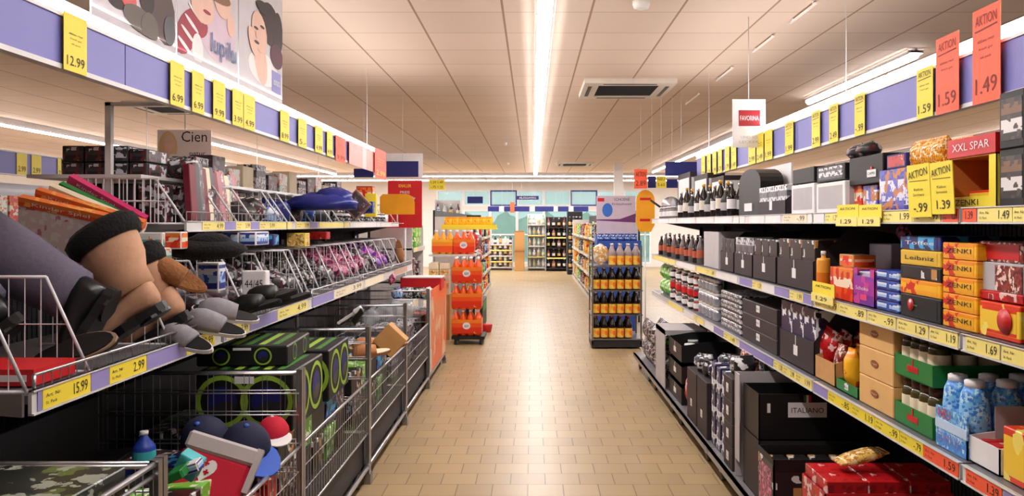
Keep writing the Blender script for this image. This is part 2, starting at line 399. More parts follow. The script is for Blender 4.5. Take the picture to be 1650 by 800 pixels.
card(604, 622, XL, -1, 1.98, 2.26, mat('orange_red_card', (215,75,45), .5), 'price_card', 'tall orange red card hanging past the end of the left fascia', 3, '2.99', YEL, off=.03)
RC = [(1477,1503,'1.59','widest yellow price card of the right fascia, beside the first red card',1), (1377,1393,'-.99','yellow price card alone left of the wide blue stretch, right fascia',0), (1336,1350,'2.49','yellow price card of right fascia, third before the wide blue stretch',0),
      (1308,1321,'2.99','yellow price card of right fascia below the bright lamp tip',0), (1265,1278,'1.99','yellow price card standing alone right of the red square sign',0), (1232,1244,'1.99','yellow price card just right of the white sign with red square',0),
      (1219,1230,'2.49','yellow price card under the right edge of the white sign',0), (1206,1217,'2.99','yellow price card under the middle of the white sign',0), (1178,1186,'1.49','far yellow price card left of the white sign',0), (1168,1175,'1.79','far yellow price card, second left of the white sign',0),
      (1157,1163,'1.29','far yellow price card, third left of the white sign',0), (1148,1154,'1.99','far yellow price card, fourth left of the white sign',0), (1139,1145,'2.29','far yellow price card, fifth left of the white sign',0), (1130,1136,'3.29','farthest yellow price card of the right fascia',0)]
for a, c_, p, l, hd in RC: card(a, c_, XR, 1, 1.99, 2.2, YEL, 'price_card', l, 2, p, off=.014, head='AKTION' if hd or a > 1260 else None)
card(1508, 1545, XR, 1, 1.985, 2.29, ORA, 'price_card', 'tall orange red card reading AKTION 1.59 on the right fascia', 2, '1.59', INKR, 'AKTION', off=.02)
card(1567, 1612, XR, 1, 1.985, 2.33, ORA, 'price_card', 'tallest orange red card reading AKTION 1.49, nearest on right fascia', 3, '1.49', INKR, 'AKTION', off=.02)

# ================= POSTERS
SKIN = mat('print_skin', (232,190,170), .6); HAIRD = mat('print_dark_hair', (45,28,26), .6); PGREY = mat('print_grey', (205,200,205), .6); HAIRB = mat('print_blond_hair', (225,190,140), .6)
def ell(b, c, rx, rz, m, u, n=18, t=.0015, off=0, nrm=None, a0=0):
    c = V(c); u = V(u); nrm = V(nrm); z = V((0,0,1)); ca, sa = math.cos(a0), math.sin(a0); uu = u*ca+z*sa; zz = z*ca-u*sa
    b.poly([c+nrm*off+uu*(rx*math.cos(2*math.pi*i/n))+zz*(rz*math.sin(2*math.pi*i/n)) for i in range(n)], nrm*t, m)
ZP0, ZP1 = 2.262, 2.99
PY0 = [0]
def lposter(ya, yb, label):
    t = thing('picture_poster', label, 'poster', (XL, ya, ZP0)); PY0[0] = ya
    b = B(PGREY, WHITE); w = yb-ya; b.box((0,.004,0), (-.006,w-.004,ZP1-ZP0)); b.obj('poster_board', t)
    return t, w
U = (0,1,0); N = (1,0,0)
def pe(b, cx, cy, rx, ry, m, off=.001, a0=0):
    Y = Yof(cx, XL); z = Zof(cy, Y)-ZP0; k = Y*Y/(F*-XL)
    n = 18; pts = []
    for i in range(n):
        a = 2*math.pi*i/n; u, v = rx*math.cos(a), ry*math.sin(a); u, v = u*math.cos(a0)-v*math.sin(a0), u*math.sin(a0)+v*math.cos(a0)
        pts.append((off, min(max(Y-PY0[0]+u*k, .01), pw-.01), min(max(z+v*Y/F, .012), .72)))
    b.poly(pts, (.0008,0,0), m)
t, w = lposter(2.74, 3.39, 'left poster panel above lamp with red and grey clothes picture'); pw = w
b = B(GREY_D, RED, mat('print_khaki', (112,104,98), .7), HAIRD, mat('print_brown_grey', (95,80,78), .7))
pe(b, 258, 10, 24, 60, 4, .0005, .2); pe(b, 188, 0, 16, 14, 3, .001); pe(b, 206, -5, 13, 22, 1, .002, .2); pe(b, 236, 0, 12, 24, 3, .002); pe(b, 224, 32, 26, 20, 2, .003, -.3); pe(b, 240, 45, 14, 24, 2, .004); pe(b, 272, 50, 9, 24, 0, .003)
b.obj('printed_clothes', t)
t, w = lposter(3.4, 4.11, 'middle poster panel with two children and a red striped jumper'); pw = w
b = B(SKIN, HAIRD, mat('print_maroon', (160,35,60), .6), WHITE, mat('print_blue_text', (45,90,150), .5), mat('print_child_hair', (140,100,70), .6), mat('print_soft_lilac', (212,190,205), .6))
pe(b, 350, 50, 30, 50, 6, .0005); pe(b, 302, 50, 16, 44, 2, .001, -.3); pe(b, 316, 40, 18, 22, 2, .0012, -.5)
for i in range(5): pe(b, 296+6*i, 72-17*i, 15, 3, 3, .0025, -.75)
pe(b, 326, 8, 19, 30, 0, .003); pe(b, 358, 4, 14, 26, 0, .0035); pe(b, 342, -14, 30, 14, 5, .004); pe(b, 332, 20, 6, 3, 2, .005); pe(b, 318, 80, 9, 26, 3, .0015); pe(b, 371, 42, 6, 18, 0, .003)
b.text('lupilu', (.006,w*.5,.06), U, (0,0,1), w*.44, .12, 4)
b.obj('printed_picture', t)
t, w = lposter(4.12, 4.84, 'right poster panel with dark haired woman touching her face'); pw = w
b = B(SKIN, HAIRD, mat('print_plum', (85,30,50), .6), BLUEF, WHITE)
pe(b, 425, 112, 24, 26, 4, .0005); pe(b, 420, 100, 10, 36, 0, .001, .1); pe(b, 434, 40, 16, 34, 1, .002); pe(b, 447, 55, 8, 34, 1, .0022); pe(b, 445, 92, 10, 20, 2, .003)
pe(b, 417, 52, 12, 32, 0, .004, .08); pe(b, 406, 66, 6, 22, 0, .005, .2); pe(b, 411, 45, 3.5, 2.2, 1, .006); pe(b, 421, 44, 3.5, 2.2, 1, .006); pe(b, 412, 68, 4, 2.5, 2, .006); pe(b, 412, 56, 2, 5, 0, .007); pe(b, 424, 14, 12, 10, 1, .006)
b.box((.001,w*.72,.05), (.004,w*.94,.17), 3); b.text('esmara', (.004,w*.75,.09), U, (0,0,1), w*.16, .03, 4)
b.obj('printed_woman', t)
# white sign with the red square
t = thing('hanging_sign', 'white sign with red square standing over the right fascia', 'sign', (1.45,5.85,2.1))
b = B(WHITE, mat('dark_red_print', (165,30,40), .5), mat('lilac_print', (190,185,200), .6)); b.box((0,0,0), (.24,.006,.35)); b.box((.045,-.002,.155), (.2,0,.27), 1); b.text('FAVORINA', (.055,-.002,.195), (1,0,0), (0,0,1), .135, .035, 0); b.text('UND SO', (.06,0,.065), (1,0,0), (0,0,1), .12, .02, 2); b.text('LECKER', (.05,0,.03), (1,0,0), (0,0,1), .14, .02, 2)
b.obj('sign_board', t); b = B(WHITEM); b.rod((.12,.012,.34), (.12,.012,.95), .004, 0, 6); b.obj('hanger_rod', t)
# Cien sign
t = thing('hanging_sign', 'white sign reading Cien with a blond woman, behind the left shelves', 'sign', (-2.79,6.0,1.985))
b = B(mat('pale_pink_sign', (244,228,222), .6), INK, SKIN, HAIRB, WHITE); b.box((0,0,-.03), (.4,.008,.26))
X_ = (1,0,0); N_ = (0,-1,0)
ell(b, (.08,0,.13), .07, .12, 3, X_, nrm=N_, off=.001); ell(b, (.09,0,.16), .042, .058, 2, X_, nrm=N_, off=.003); ell(b, (.12,0,.03), .08, .05, 4, X_, nrm=N_, off=.002); ell(b, (.075,0,.09), .02, .05, 2, X_, nrm=N_, off=.005)
b.text('Cien', (.18,0,.17), X_, (0,0,1), .19, .08, 1); b.text('natur', (.24,0,.07), X_, (0,0,1), .12, .025, 1); b.text('pflege', (.24,0,.02), X_, (0,0,1), .12, .025, 1)
b.obj('sign_board', t); b = B(WHITEM); b.rod((.2,.015,.25), (.2,.015,1.06), .004, 0, 6); b.obj('hanger_rod', t)

# ================= SHELF RACKS
def rail_labels(par, side, X, z, h, y0, y1, segs):
    """segs: (py0, py1, material, text) price labels slid into the rail, in metres along the rail"""
    for (a, c_, m, tx) in segs:
        a, c_ = sorted((a, c_)); a = max(a, y0+.01); c_ = min(c_, y1-.01)
        if c_-a < .015: continue
        b = B(m, INK); b.box((X-side*.002, a+.002, z+.004), (X, c_-.002, z+h-.004))
        if tx:
            ub = (0,1,0) if side < 0 else (0,-1,0); w = c_-a; st = a if side < 0 else c_; U_ = V(ub)
            b.text(tx, V((X-side*.002, st, z+h*.25))+U_*(w*.62 if w > .1 else w*.25), ub, (0,0,1), w*.3 if w > .1 else w*.5, h*.5, 1, .001)
            if w > .1: b.text('Art. Nr.', V((X-side*.002, st, z+h*.55))+U_*(w*.06), ub, (0,0,1), w*.3, h*.16, 1, .001); b.text('St. Pack', V((X-side*.002, st, z+h*.25))+U_*(w*.06), ub, (0,0,1), w*.22, h*.14, 1, .001)
        b.obj('price_label', par)
def rack(side, y0, y1, label, shelves, backX, backZ, plinth=None, post=None, base=None):
    """shelves: (front X, surface Z, rail z0, rail height, label segments)"""
    t = thing('shelf_rack', label, 'shelf rack', (0,0,0)); s = side
    b = B(mat('rack_back', (38,36,40), .5)); b.box((s*backX,y0,.05), (s*(backX+.02),y1,backZ))
    for i in range(int((y1-y0)/.03)): b.box((s*(backX-.004),y0+.03*i,.05), (s*backX,y0+.03*i+.008,backZ))
    b.obj('back_panel', t)
    for yy in (y0, y1-.03):
        b = B(GREY_D); b.box((s*(backX-.03),yy,0), (s*backX,yy+.03,post or backZ)); b.obj('upright', t)
    for (fx, zs, rz, rh, segs) in shelves:
        b = B(mat('shelf_metal', (120,118,122), .4, .4)); b.box((s*(fx+.012),y0+.008,zs-.022), (s*backX,y1-.008,zs))
        for yy in (y0+.012, y1-.016):
            b.poly([(s*(fx+.03),yy,zs-.022), (s*backX,yy,zs-.022), (s*backX,yy,zs-.13)], (0,.004,0))
        b.obj('shelf', t)
        r = B(WHITEM); r.box((s*(fx+.002),y0+.008,rz), (s*(fx+.012),y1-.008,rz+rh)); r.box((s*(fx-.004),y0+.008,rz-.002), (s*(fx+.012),y1-.008,rz+.003)); r.box((s*(fx-.004),y0+.008,rz+rh-.003), (s*(fx+.012),y1-.008,rz+rh))
        ro = r.obj('price_rail', t)
        rail_labels(ro, s, s*(fx+.001), rz, rh, y0, y1, segs)
    if base:
        fx, zb = base
        b = B(mat('base_metal', (150,148,152), .35, .5)); b.box((s*fx,y0+.005,zb-.045), (s*(fx+.02),y1-.005,zb)); b.box((s*fx,y0+.005,zb-.01), (s*backX,y1-.005,zb)); b.obj('base_deck', t)
        for yy in (y0+.2, y1-.2):
            c = B(mat('caster_rubber', (70,66,64), .6), CHROME); c.rod((s*(fx+.05)-.012,yy,.045), (s*(fx+.05)+.012,yy,.045), .045, 0, 16); c.box((s*(fx+.05)-.02,yy-.02,.05), (s*(fx+.05)-.015,yy+.02,.1), 1); c.box((s*(fx+.05)+.015,yy-.02,.05), (s*(fx+.05)+.02,yy+.02,.1), 1); c.box((s*(fx+.05)-.02,yy-.02,.09), (s*(fx+.05)+.02,yy+.02,.1), 1); c.obj('caster', t)
    return t
def segs(X, rows, side=1):
    return [(Yof(a, side*X), Yof(c_, side*X), m, tx) for a, c_, m, tx in rows]
FX = 1.3
r1 = segs(FX, [(1060,1090,WHITE,None),(1092,1120,WHITE,None),(1122,1150,WHITE,None),(1152,1180,WHITE,None),(1182,1200,WHITE,None),(1207,1232,WHITE,None),(1234,1258,WHITE,None),(1262,1300,CREAM,'-.99'),(1302,1328,WHITE,None),
    (1330,1352,YELP,'1.29'),(1352,1378,YELP,'-.99'),(1380,1418,YELP,'1.49'),(1422,1470,YELP,'1.99'),(1470,1516,YELP,'-.99'),(1518,1574,ORA,'1.39'),(1576,1632,YELP,'1.49'),(1632,1690,YELP,'1.89')])
r2 = segs(FX, [(1053,1070,YELP,None),(1070,1088,YELP,None),(1090,1120,WHITE,None),(1120,1138,YELP,None),(1138,1152,YELP,'-.89'),(1154,1188,WHITE,None),(1192,1212,LAV,None),(1212,1228,YELP,'1.29'),(1228,1248,WHITE,None),(1248,1272,LAV,None),(1272,1294,YELP,'1.99'),(1294,1311,LAV,None),
    (1313,1352,YELP,'1.19'),(1352,1396,YELP,'-.89'),(1398,1444,YELP,'-.99'),(1446,1496,YELP,'1.29'),(1498,1544,YELP,'1.19'),(1556,1612,YELP,'1.69'),(1614,1680,YELP,'1.99')])
r3 = segs(FX, [(1076,1100,YELP,None),(1102,1118,WHITE,None),(1118,1134,YELP,None),(1136,1150,WHITE,None),(1150,1166,LAV,None),(1166,1186,YELP,'1.49'),(1190,1245,LAV,None),(1247,1262,YELP,'1.29'),(1262,1282,YELP,'2.99'),(1282,1308,YELP,'1.99'),(1310,1334,LAV,None),
    (1334,1372,YEL,'-.85'),(1372,1410,YEL,'1.19'),(1410,1450,YEL,'-.99'),(1450,1488,YEL,'-.79'),(1488,1546,ORA,'1.59'),(1556,1615,ORA,'1.39'),(1617,1700,LAV,None)])
MOD = [(1.15,2.45),(2.45,3.74),(3.74,5.07),(5.07,6.4),(6.4,7.7),(7.7,8.8)]
ordn = ['nearest', 'second', 'third', 'fourth', 'fifth', 'sixth and farthest']
for i, (a, c_) in enumerate(MOD):
    rack(1, a, c_, 'right aisle shelf rack, %s section with dark back and three price rails' % ordn[i],
         [(FX,1.595,1.55,.048,r1), (FX,1.215,1.165,.052,r2), (FX,.82,.768,.052,r3)], 1.85, 1.6, base=(1.1,.14))
LX = 1.3
l1 = segs(1.45, [(326,362,YELP,'4.99'),(362,380,LAV,None),(380,404,YELP,'3.99'),(404,418,LAV,None),(418,444,YELP,'5.99'),(444,470,YELP,None),(477,499,YELP,'3.99'),(499,512,LAV,None),(514,562,YELP,None),(564,612,WHITE,None),(614,650,WHITE,None)], -1)
l2 = segs(LX, [(60,68,LAV,None),(68,146,YEL,'15.99'),(146,176,LAV,None),(176,236,YEL,'2.99'),(236,300,LAV,None),(300,346,YEL,'2.99'),(358,364,LAV,None),(364,402,YELP,'3.99'),(402,447,LAV,None),(447,496,YELP,'4.99'),(502,538,LAV,None),(538,586,CREAM,'3.99'),(588,618,CREAM,None),(636,656,mat('tan_label',(205,165,140),.5),None)], -1)
MODL = [(2.09,3.38),(3.38,4.76),(4.76,6.2),(6.2,7.5),(7.5,8.75)]
for i, (a, c_) in enumerate(MODL):
    rack(-1, a, c_, 'left aisle shelf rack above the wire bins, %s section' % ['nearest','second','third','fourth','fifth and farthest'][i],
         ([(1.45,1.545,1.515,.045,l1)] if i else [])+[(LX,1.10,1.05,.062,l2)], 1.95, 1.62 if i else 1.3)
b = B(WHITEM); b.box((-1.80,3.395,1.6), (-1.775,3.42,2.06)); b.box((-1.8,3.395,2.045), (-1.52,3.42,2.06)); b.obj('support_post', label='white upright post carrying the left fascia, rising beside the black boxes', cat='post')
# bracket end at the near end of the left lower shelf
b = B(STEEL, GREY_D); b.poly([(-1.31,2.07,1.05),(-1.31,2.07,1.112),(-1.40,2.07,1.108),(-1.37,2.07,1.055)], (0,.01,0), 0); b.box((-1.39,2.065,1.07), (-1.37,2.08,1.1), 1)
b.obj('shelf_bracket', label='grey metal end bracket at the near end of the lower left shelf', cat='shelf bracket')

# ================= WIRE BINS (left)
def wires(b, o, u, v, w, h, nu, nv, r=.0022, m=0):
    """grid of wires in a plane: nu upright wires, nv cross wires"""
    o, u, v = V(o), V(u), V(v)
    for i in range(nu+1):
        p = o+u*(w*i/nu); b.rod(p, p+v*h, r, m)
    for j in range(nv+1):
        p = o+v*(h*j/nv); b.rod(p, p+u*w, r*1.2, m)
    return b
BX0, BX1 = -.98, -1.82
def wbin(y0, y1, label, top=.925, banner=False, ft=.61):
    t = thing('wire_bin', label, 'wire bin', (0,0,0))
    for (x, y) in ((BX0,y0),(BX0,y1),(BX1,y0),(BX1,y1)):
        b = B(STEEL); b.box((x-.012,y-.012,.06), (x+.012,y+.012,top+.01)); b.box((x-.02,y-.02,.0), (x+.02,y+.02,.06)); b.obj('post', t)
    b = B(CHROME)
    for z, r in ((top-.01,.006), (.3,.006)):
        b.rod((BX1,y0,z), (BX1,y1,z), r, 0, 6); b.rod((BX0,y0,z), (BX1,y0,z), r, 0, 6); b.rod((BX0,y1,z), (BX1,y1,z), r, 0, 6)
    b.rod((BX0,y0,ft), (BX0,y1,ft), .008, 0, 6); b.rod((BX0,y0,.3), (BX0,y1,.3), .006, 0, 6); b.rod((BX0,y0,.1), (BX0,y1,.1), .014, 0, 6)
    if ft > .8: b.rod((BX0,y0,ft-.03), (BX0,y1,ft-.03), .006, 0, 6)
    b.obj('top_rail', t)
    b = B(CHROME); wires(b, (BX0,y0,.3), (0,1,0), (0,0,1), y1-y0, ft-.3, int((y1-y0)/(.045 if ft < .8 else .07)), 3); b.obj('front_grid', t)
    for yy in (y1-.016, y0+.016):
        b = B(CHROME); n = 11
        for i in range(n+1): x = BX1+(BX0-BX1)*i/n; b.rod((x,yy,.3), (x,yy,top-.01), .0015)
        for z in (top-.09, top-.18, top-.3, top-.42): b.rod((BX1,yy,z), (BX0,yy,z), .003, 0, 6)
        b.obj('end_grid', t)
    b = B(mat('bin_floor', (48,46,50), .6)); b.box((BX1,y0,.29), (BX0,y1,.3)); b.box((BX1-.01,y0,.1), (BX1,y1,top-.1)); b.box((BX1,y0,.10), (BX0-.03,y1,.28)); b.obj('bin_floor', t)
    b = B(mat('caster_rubber', (70,66,64), .6))
    for yy in (y0+.1, y1-.1): b.rod((BX0-.06,yy,.04), (BX0-.03,yy,.04), .04, 0, 12)
    b.obj('caster', t)
    if banner:
        b = B(pack('orange_banner_print', [(0,(235,105,50)),(.3,(228,130,80)),(.8,(240,110,50))], (225,190,155), .4, 2.2, axis=2, soft=True), WHITE)
        b.box((BX0+.018,y0-.02,.14), (BX0+.022,y1+.02,.92)); b.box((BX0+.017,y0-.02,.14), (BX0+.024,y0,.92), 1); b.obj('orange_panel', t)
    return t
BINS = [(.75,2.1),(2.13,3.4),(3.43,4.8),(4.83,6.2),(6.23,7.55),(7.58,8.95)]
bl = ['nearest wire bin at bottom left corner holding black boxes', 'wire bin holding the red bag and caps', 'wire bin holding the boxes with lime green rings', 'wire bin holding tan slippers, left side', 'wire bin just before the orange panel, holding plastic packs', 'farthest wire bin with an orange panel on its front']
for i, (a, c_) in enumerate(BINS): wbin(a, c_, bl[i], banner=(i == 5), ft=.61 if i else .925)

# slanted wire dividers on the left shelves
def divider(X0, X1, h, key):
    def fn():
        b = B(mat('white_wire', (228,226,230), .35)); r = .005
        d = X0-X1       # depth, X1 is the rear
        pts = [(X1,0,0), (X1,0,h), (X0-.13,0,h), (X0,0,.0)]
        b.path(pts, r, 0, 6); b.rod(pts[0], pts[3], r, 0, 6)
        n = 9
        for i in range(1, n+1):
            x = X1+(X0-X1)*i/(n+1); zt = h if x < X0-.13 else h*(X0-x)/.13
            b.rod((x,0,0), (x,0,zt), .0018)
        b.rod((X1,0,h*.5), (X0-.065,0,h*.5), .002)
        return [('wire_divider', b)]
    return proto(key, fn)
dv = divider(-1.335, -1.82, .285, 'div_low')
for i, y in enumerate((2.13,2.43,2.98,3.44,3.79,4.25,4.74,4.85,5.1,5.45,5.8,6.1,6.3,6.6,7.0,7.4,7.8,8.2,8.6)):
    put(dv, 'wire_divider', ['nearest slanted wire divider at left edge of lower shelf','wire divider standing in front of the grey and beige boots','wire divider between the boots and the brown fuzzy slipper'][i] if i < 3 else 'slanted wire divider on the lower left shelf beyond the boots', 'wire divider', (0,y,1.103), group=None if i < 3 else 'wire dividers on the lower left shelf')
dv2 = divider(-1.46, -1.9, .19, 'div_up')
for i, y in enumerate((3.4,3.85,4.0,4.25,4.72,4.82,5.0,5.35,5.9,6.15,6.3,6.9,7.5,8.1,8.65)):
    put(dv2, 'wire_divider', 'large wire basket end beside the black packets on top left shelf' if i == 0 else 'slanted wire divider on the top left shelf', 'wire divider', (0,y,1.548), group=None if i == 0 else 'wire dividers on the top left shelf')
# wire basket on top left shelf, nearest section
t = thing('wire_basket', 'wire basket end panel with upright wires at the near end of top left shelf', 'wire basket', (0,0,1.548))
b = B(mat('white_wire', (228,226,230))); wires(b, (-1.93,3.385,0), (1,0,0), (0,0,1), .36, .19, 11, 2, .003); b.obj('end_grid', t)
b = B(CHROME); wires(b, (-1.458,3.4,0), (0,1,0), (0,0,1), 1.3, .05, 26, 1, .002); b.obj('front_grid', t)
for (a, c_, n) in ((2.12,3.36,0),(3.4,4.72,1),(4.78,6.15,2),(6.22,7.45,3),(7.52,8.7,4)):
    b = B(CHROME); b.rod((-1.31,a,1.15), (-1.31,c_,1.15), .005, 0, 6)
    for k in range(int((c_-a)/.04)): b.rod((-1.31,a+.04*k,1.103), (-1.31,a+.04*k,1.15), .0018)
    for q in (a, c_): b.rod((-1.31,q,1.103), (-1.31,q,1.15), .005, 0, 6)
    b.obj('wire_lip', label='low wire lip along the lower left shelf, '+['nearest section','second section','third section','fourth section','farthest section'][n], cat='wire lip')
# ================= PRODUCT BUILDERS
def mk_box(w, d, h, m, face=None, txt=None, tcol=0, side=1, key=None, ch=.003, lid=None):
    """printed carton: body, printed panel on the aisle face, panel facing the near end, lettering"""
    key = key or ('box', w, d, h, m.name, face and face.name, txt, tcol, side, lid and lid.name)
    def fn():
        b = B(m); b.box((-d/2,-w/2,0), (d/2,w/2,h), 0, ch)
        out = [('carton_body', b)]
        if face:
            p = B(face, INK, WHITE, RED, YEL)
            x = -side*(d/2+.001)
            p.box((x,-w*.42,h*.14), (x+side*.001,w*.42,h*.88)); p.box((-d*.42,-w/2-.0012,h*.14), (d*.42,-w/2,h*.88))
            if txt:
                ub = (0,1,0) if side < 0 else (0,-1,0); st = -w*.36 if side < 0 else w*.36
                p.text(txt, (x,st,h*.38), ub, (0,0,1), w*.72, h*.28, 1+tcol); p.text(txt, (-d*.36,-w/2-.0012,h*.38), (1,0,0), (0,0,1), d*.72, h*.28, 1+tcol)
            out.append(('printed_panel', p))
        if lid: l = B(lid); l.box((-d/2-.002,-w/2-.002,h*.86), (d/2+.002,w/2+.002,h+.002)); out.append(('lid', l))
        return out
    return proto(key, fn)
def mk_bottle(h, r, gm, cm, lm, n=12, neck=.35, lab=(.22,.5)):
    def fn():
        b = B(gm); b.lathe([(r*.9,0),(r,.01*h),(r,h*(1-neck)-.08*h),(r*.9,h*(1-neck)-.02*h),(r*.35,h*.84),(r*.32,h*.93)], n=n)
        c = B(cm); c.lathe([(r*.38,h*.9),(r*.38,h*.995),(r*.3,h)], n=n)
        l = B(lm); l.lathe([(r*1.02,h*lab[0]),(r*1.02,h*lab[1])], n=n, cap=False)
        return [('bottle_body', b), ('cap', c), ('label_band', l)]
    return proto(('bot', h, r, gm.name, cm.name, lm.name, n, neck), fn)
def mk_jar(h, r, gm, cm, lm, n=12):
    def fn():
        b = B(gm); b.lathe([(r*.85,0),(r,.06*h),(r,h*.72),(r*.82,h*.82)], n=n)
        c = B(cm); c.lathe([(r*.88,h*.81),(r*.9,h*.97),(r*.84,h)], n=n)
        l = B(lm); l.lathe([(r*1.02,h*.2),(r*1.02,h*.62)], n=n, cap=False)
        return [('jar_body', b), ('lid', c), ('label_band', l)]
    return proto(('jar', h, r, gm.name, cm.name, lm.name, n), fn)
def mk_bag(w, d, h, m, seed=0, clip=None):
    def fn():
        rnd = random.Random(seed); rings = []
        for k in range(9):
            t = k/8; s = min(1, 1.9*min(t, 1-t)**.55 if 0 < t < 1 else .12); n = 14
            rings.append([(d/2*s*math.copysign(abs(math.cos(a))**.8, math.cos(a))*(1+.12*(rnd.random()-.5)), w/2*(.86+.14*s)*math.copysign(abs(math.sin(a))**.7, math.sin(a)), h*t+.006*(rnd.random()-.5)) for a in [2*math.pi*i/n for i in range(n)]])
        b = B(m); b.loft(rings, 0)
        out = [('bag_body', b)]
        for z in (0, h-.012): s = B(clip or m); s.box((-d*.05-.001,-w*.44,z), (d*.05+.001,w*.44,z+.012+.004*(z>0))); out.append(('sealed_edge', s))
        return out
    return proto(('bag', w, d, h, m.name, seed), fn)
def mk_tray(w, d, h, m, front=.5, tagm=None, side=1, inner=None, tw=.06, th=.05, logo=None, logom=0):
    """open display carton: high back and sides cut down to the front, tag on the front"""
    def fn():
        b = B(m, inner or m); t = .004; fx = -side*d/2; bx = side*d/2
        b.box((-d/2,-w/2,0), (d/2,w/2,t))
        b.box((fx,-w/2,0), (fx+side*t,w/2,h*front)); b.box((bx,-w/2,0), (bx-side*t,w/2,h))
        for y in (-w/2, w/2-t):
            b.poly([(fx,y,0),(bx,y,0),(bx,y,h),(bx*.0,y,h),(fx,y,h*front)], (0,t,0))
        b.box((bx-side*(t+.001),-w/2+t,t), (bx-side*t,w/2-t,h), 1)
        out = [('tray_body', b)]
        if tagm:
            g = B(tagm, INK, RED); x = fx-side*.002
            g.box((x,-tw/2,h*front*.35), (x+side*.0015,tw/2,h*front*.35+th)); g.box((x,-.004,h*front*.35+th), (x+side*.0015,.004,h*front*.98))
            if logo: g.text(logo, (x,tw*.4*side,h*front*.35+th*.3), (0,-side,0), (0,0,1), tw*.8, th*.35, 1+logom)
            out.append(('price_tag', g))
        return out
    return proto(('tray', w, d, h, m.name, front, tagm and tagm.name, side, inner and inner.name, tw, th, logo), fn)
def R(px0, px1, ytop, zs, X=1.34):
    """span of an item standing at the front of a right shelf: (near y, far y, height)"""
    ya, yb = Yof(px1, X), Yof(px0, X)
    return ya, yb, Zof(ytop, ya)-zs
def rbox(px0, px1, ytop, zs, d, m, face, name, label, cat, txt=None, tcol=0, X=1.34, group=None, rows=1, lid=None, z0=None):
    ya, yb, h = R(px0, px1, ytop, zs, X)
    z = zs; out = []
    for k in range(rows):
        hh = round(h/rows, 4); lb = label if rows == 1 else label+', '+['bottom','second','third','fourth','fifth','sixth'][k]+' layer of its stack'
        out.append(put(mk_box(round(yb-ya-.008,4), d, hh-.002, m, face, txt, tcol, 1, lid=lid), name, lb, cat, (X+d/2,(ya+yb)/2,z), group=group))
        z += hh
    return out
def rtray(px0, px1, ytop, zs, d, m, tagm, label, X=1.34, front=.5, inner=None, logo=None, fill=None, name='display_carton', tw=.06, th=.05, cat='display carton', logom=0):
    """fill: (proto fn(w,h) , n along, n deep, name, label, cat, height factor)"""
    ya, yb, h = R(px0, px1, ytop, zs, X); w = yb-ya-.01
    put(mk_tray(round(w,4), d, round(h,4), m, front, tagm, 1, inner, tw, th, logo, logom), name, label, cat, (X+d/2,(ya+yb)/2,zs))
    if fill:
        pr, ny, nx, nm, lb, ct = fill; p = pr(w/ny-.004, d/nx-.006, h)
        for j in range(nx):
            for i in range(ny):
                put(p, nm, lb, ct, (X+.008+(j+.5)*(d-.016)/nx, ya+.005+(i+.5)*w/ny, zs+.006), group=lb.split(' in ')[0]+'s '+' '.join(lb.split()[-5:]) if ny*nx > 1 else None)

# printed packaging
P = {}
P['nut'] = pack('nut_pack_print', [(0,(30,26,26)),(.1,(28,24,24)),(.18,(225,222,220)),(.5,(40,34,34)),(.62,(120,85,55)),(.88,(40,34,34))], (70,55,45), .3, 40)
P['croiss'] = pack('croissant_print', [(0,(40,50,140)),(.12,(215,215,235)),(.45,(225,225,240)),(.8,(60,60,160))], [(195,120,60),(90,90,190)], .42, 12, soft=True)
P['zebra'] = pack('zebra_print', [(0,(190,180,175))], (34,30,33), .7, 35, soft=True)
P['pasta'] = pack('pasta_print', [(0,(235,170,40))], [(250,235,190),(200,110,30)], .45, 60, .25, soft=True)
P['yelred'] = pack('yellow_red_print', [(0,(245,170,30)),(.3,(250,185,35)),(.8,(240,150,30))], (215,45,30), .3, 9, soft=True)
P['toffee'] = pack('toffee_print', [(0,(18,34,100)),(.35,(20,40,120)),(.8,(18,30,90))], (60,170,225), .35, 20)
P['bluew'] = pack('blue_white_print', [(0,(25,40,130)),(.25,(165,200,235)),(.6,(225,235,245)),(.85,(30,50,140))], (40,80,180), .3, 40)
P['violet'] = pack('violet_print', [(0,(110,40,150)),(.3,(165,45,160)),(.7,(130,60,170))], (200,60,150), .4, 14)
P['lilac'] = pack('lilac_print', [(0,(170,90,180)),(.5,(150,90,185))], (190,130,200), .4, 16)
P['orred'] = pack('orange_red_print', [(0,(230,90,40)),(.4,(240,225,200)),(.7,(235,130,50))], (215,45,25), .45, 22)
P['food'] = pack('food_print', [(0,(26,24,26)),(.08,(30,26,28)),(.2,(34,30,32))], [(196,140,80),(225,225,225)], .2, 13)
P['foodb'] = pack('navy_food_print', [(0,(26,28,66)),(.3,(225,228,240)),(.45,(30,32,80))], [(235,238,245),(30,30,60)], .35, 15)
P['ham'] = pack('ham_print', [(0,(150,60,50))], [(235,210,195),(110,30,30)], .42, 30, soft=True)
P['redw'] = pack('red_white_print', [(0,(195,22,28))], [(235,195,190),(150,18,24)], .25, 24)
P['silver'] = pack('silver_pack_print', [(0,(60,60,68)),(.2,(205,205,212)),(.6,(90,90,98)),(.8,(215,215,220))], (40,38,42), .4, 45)
P['green'] = pack('green_pack_print', [(0,(90,170,60)),(.5,(120,200,70))], (235,240,210), .3, 30)
P['gold'] = pack('gold_bag_print', [(0,(232,190,100))], [(248,228,180),(190,130,60)], .38, 26, .2, soft=True)
P['knus'] = pack('yellow_box_print', [(0,(225,60,25)),(.12,(248,205,60)),(.85,(225,60,30))], (250,225,110), .3, 8, soft=True)
P['bag'] = pack('dark_bag_print', [(0,(30,28,32)),(.4,(60,56,62)),(.7,(30,28,30))], [(200,200,205),(110,40,40)], .3, 30)
P['skyb'] = pack('sky_check_print', [(0,(70,150,220)),(.3,(130,195,240)),(.8,(95,170,230))], [(190,225,247),(60,130,215)], .32, 50)
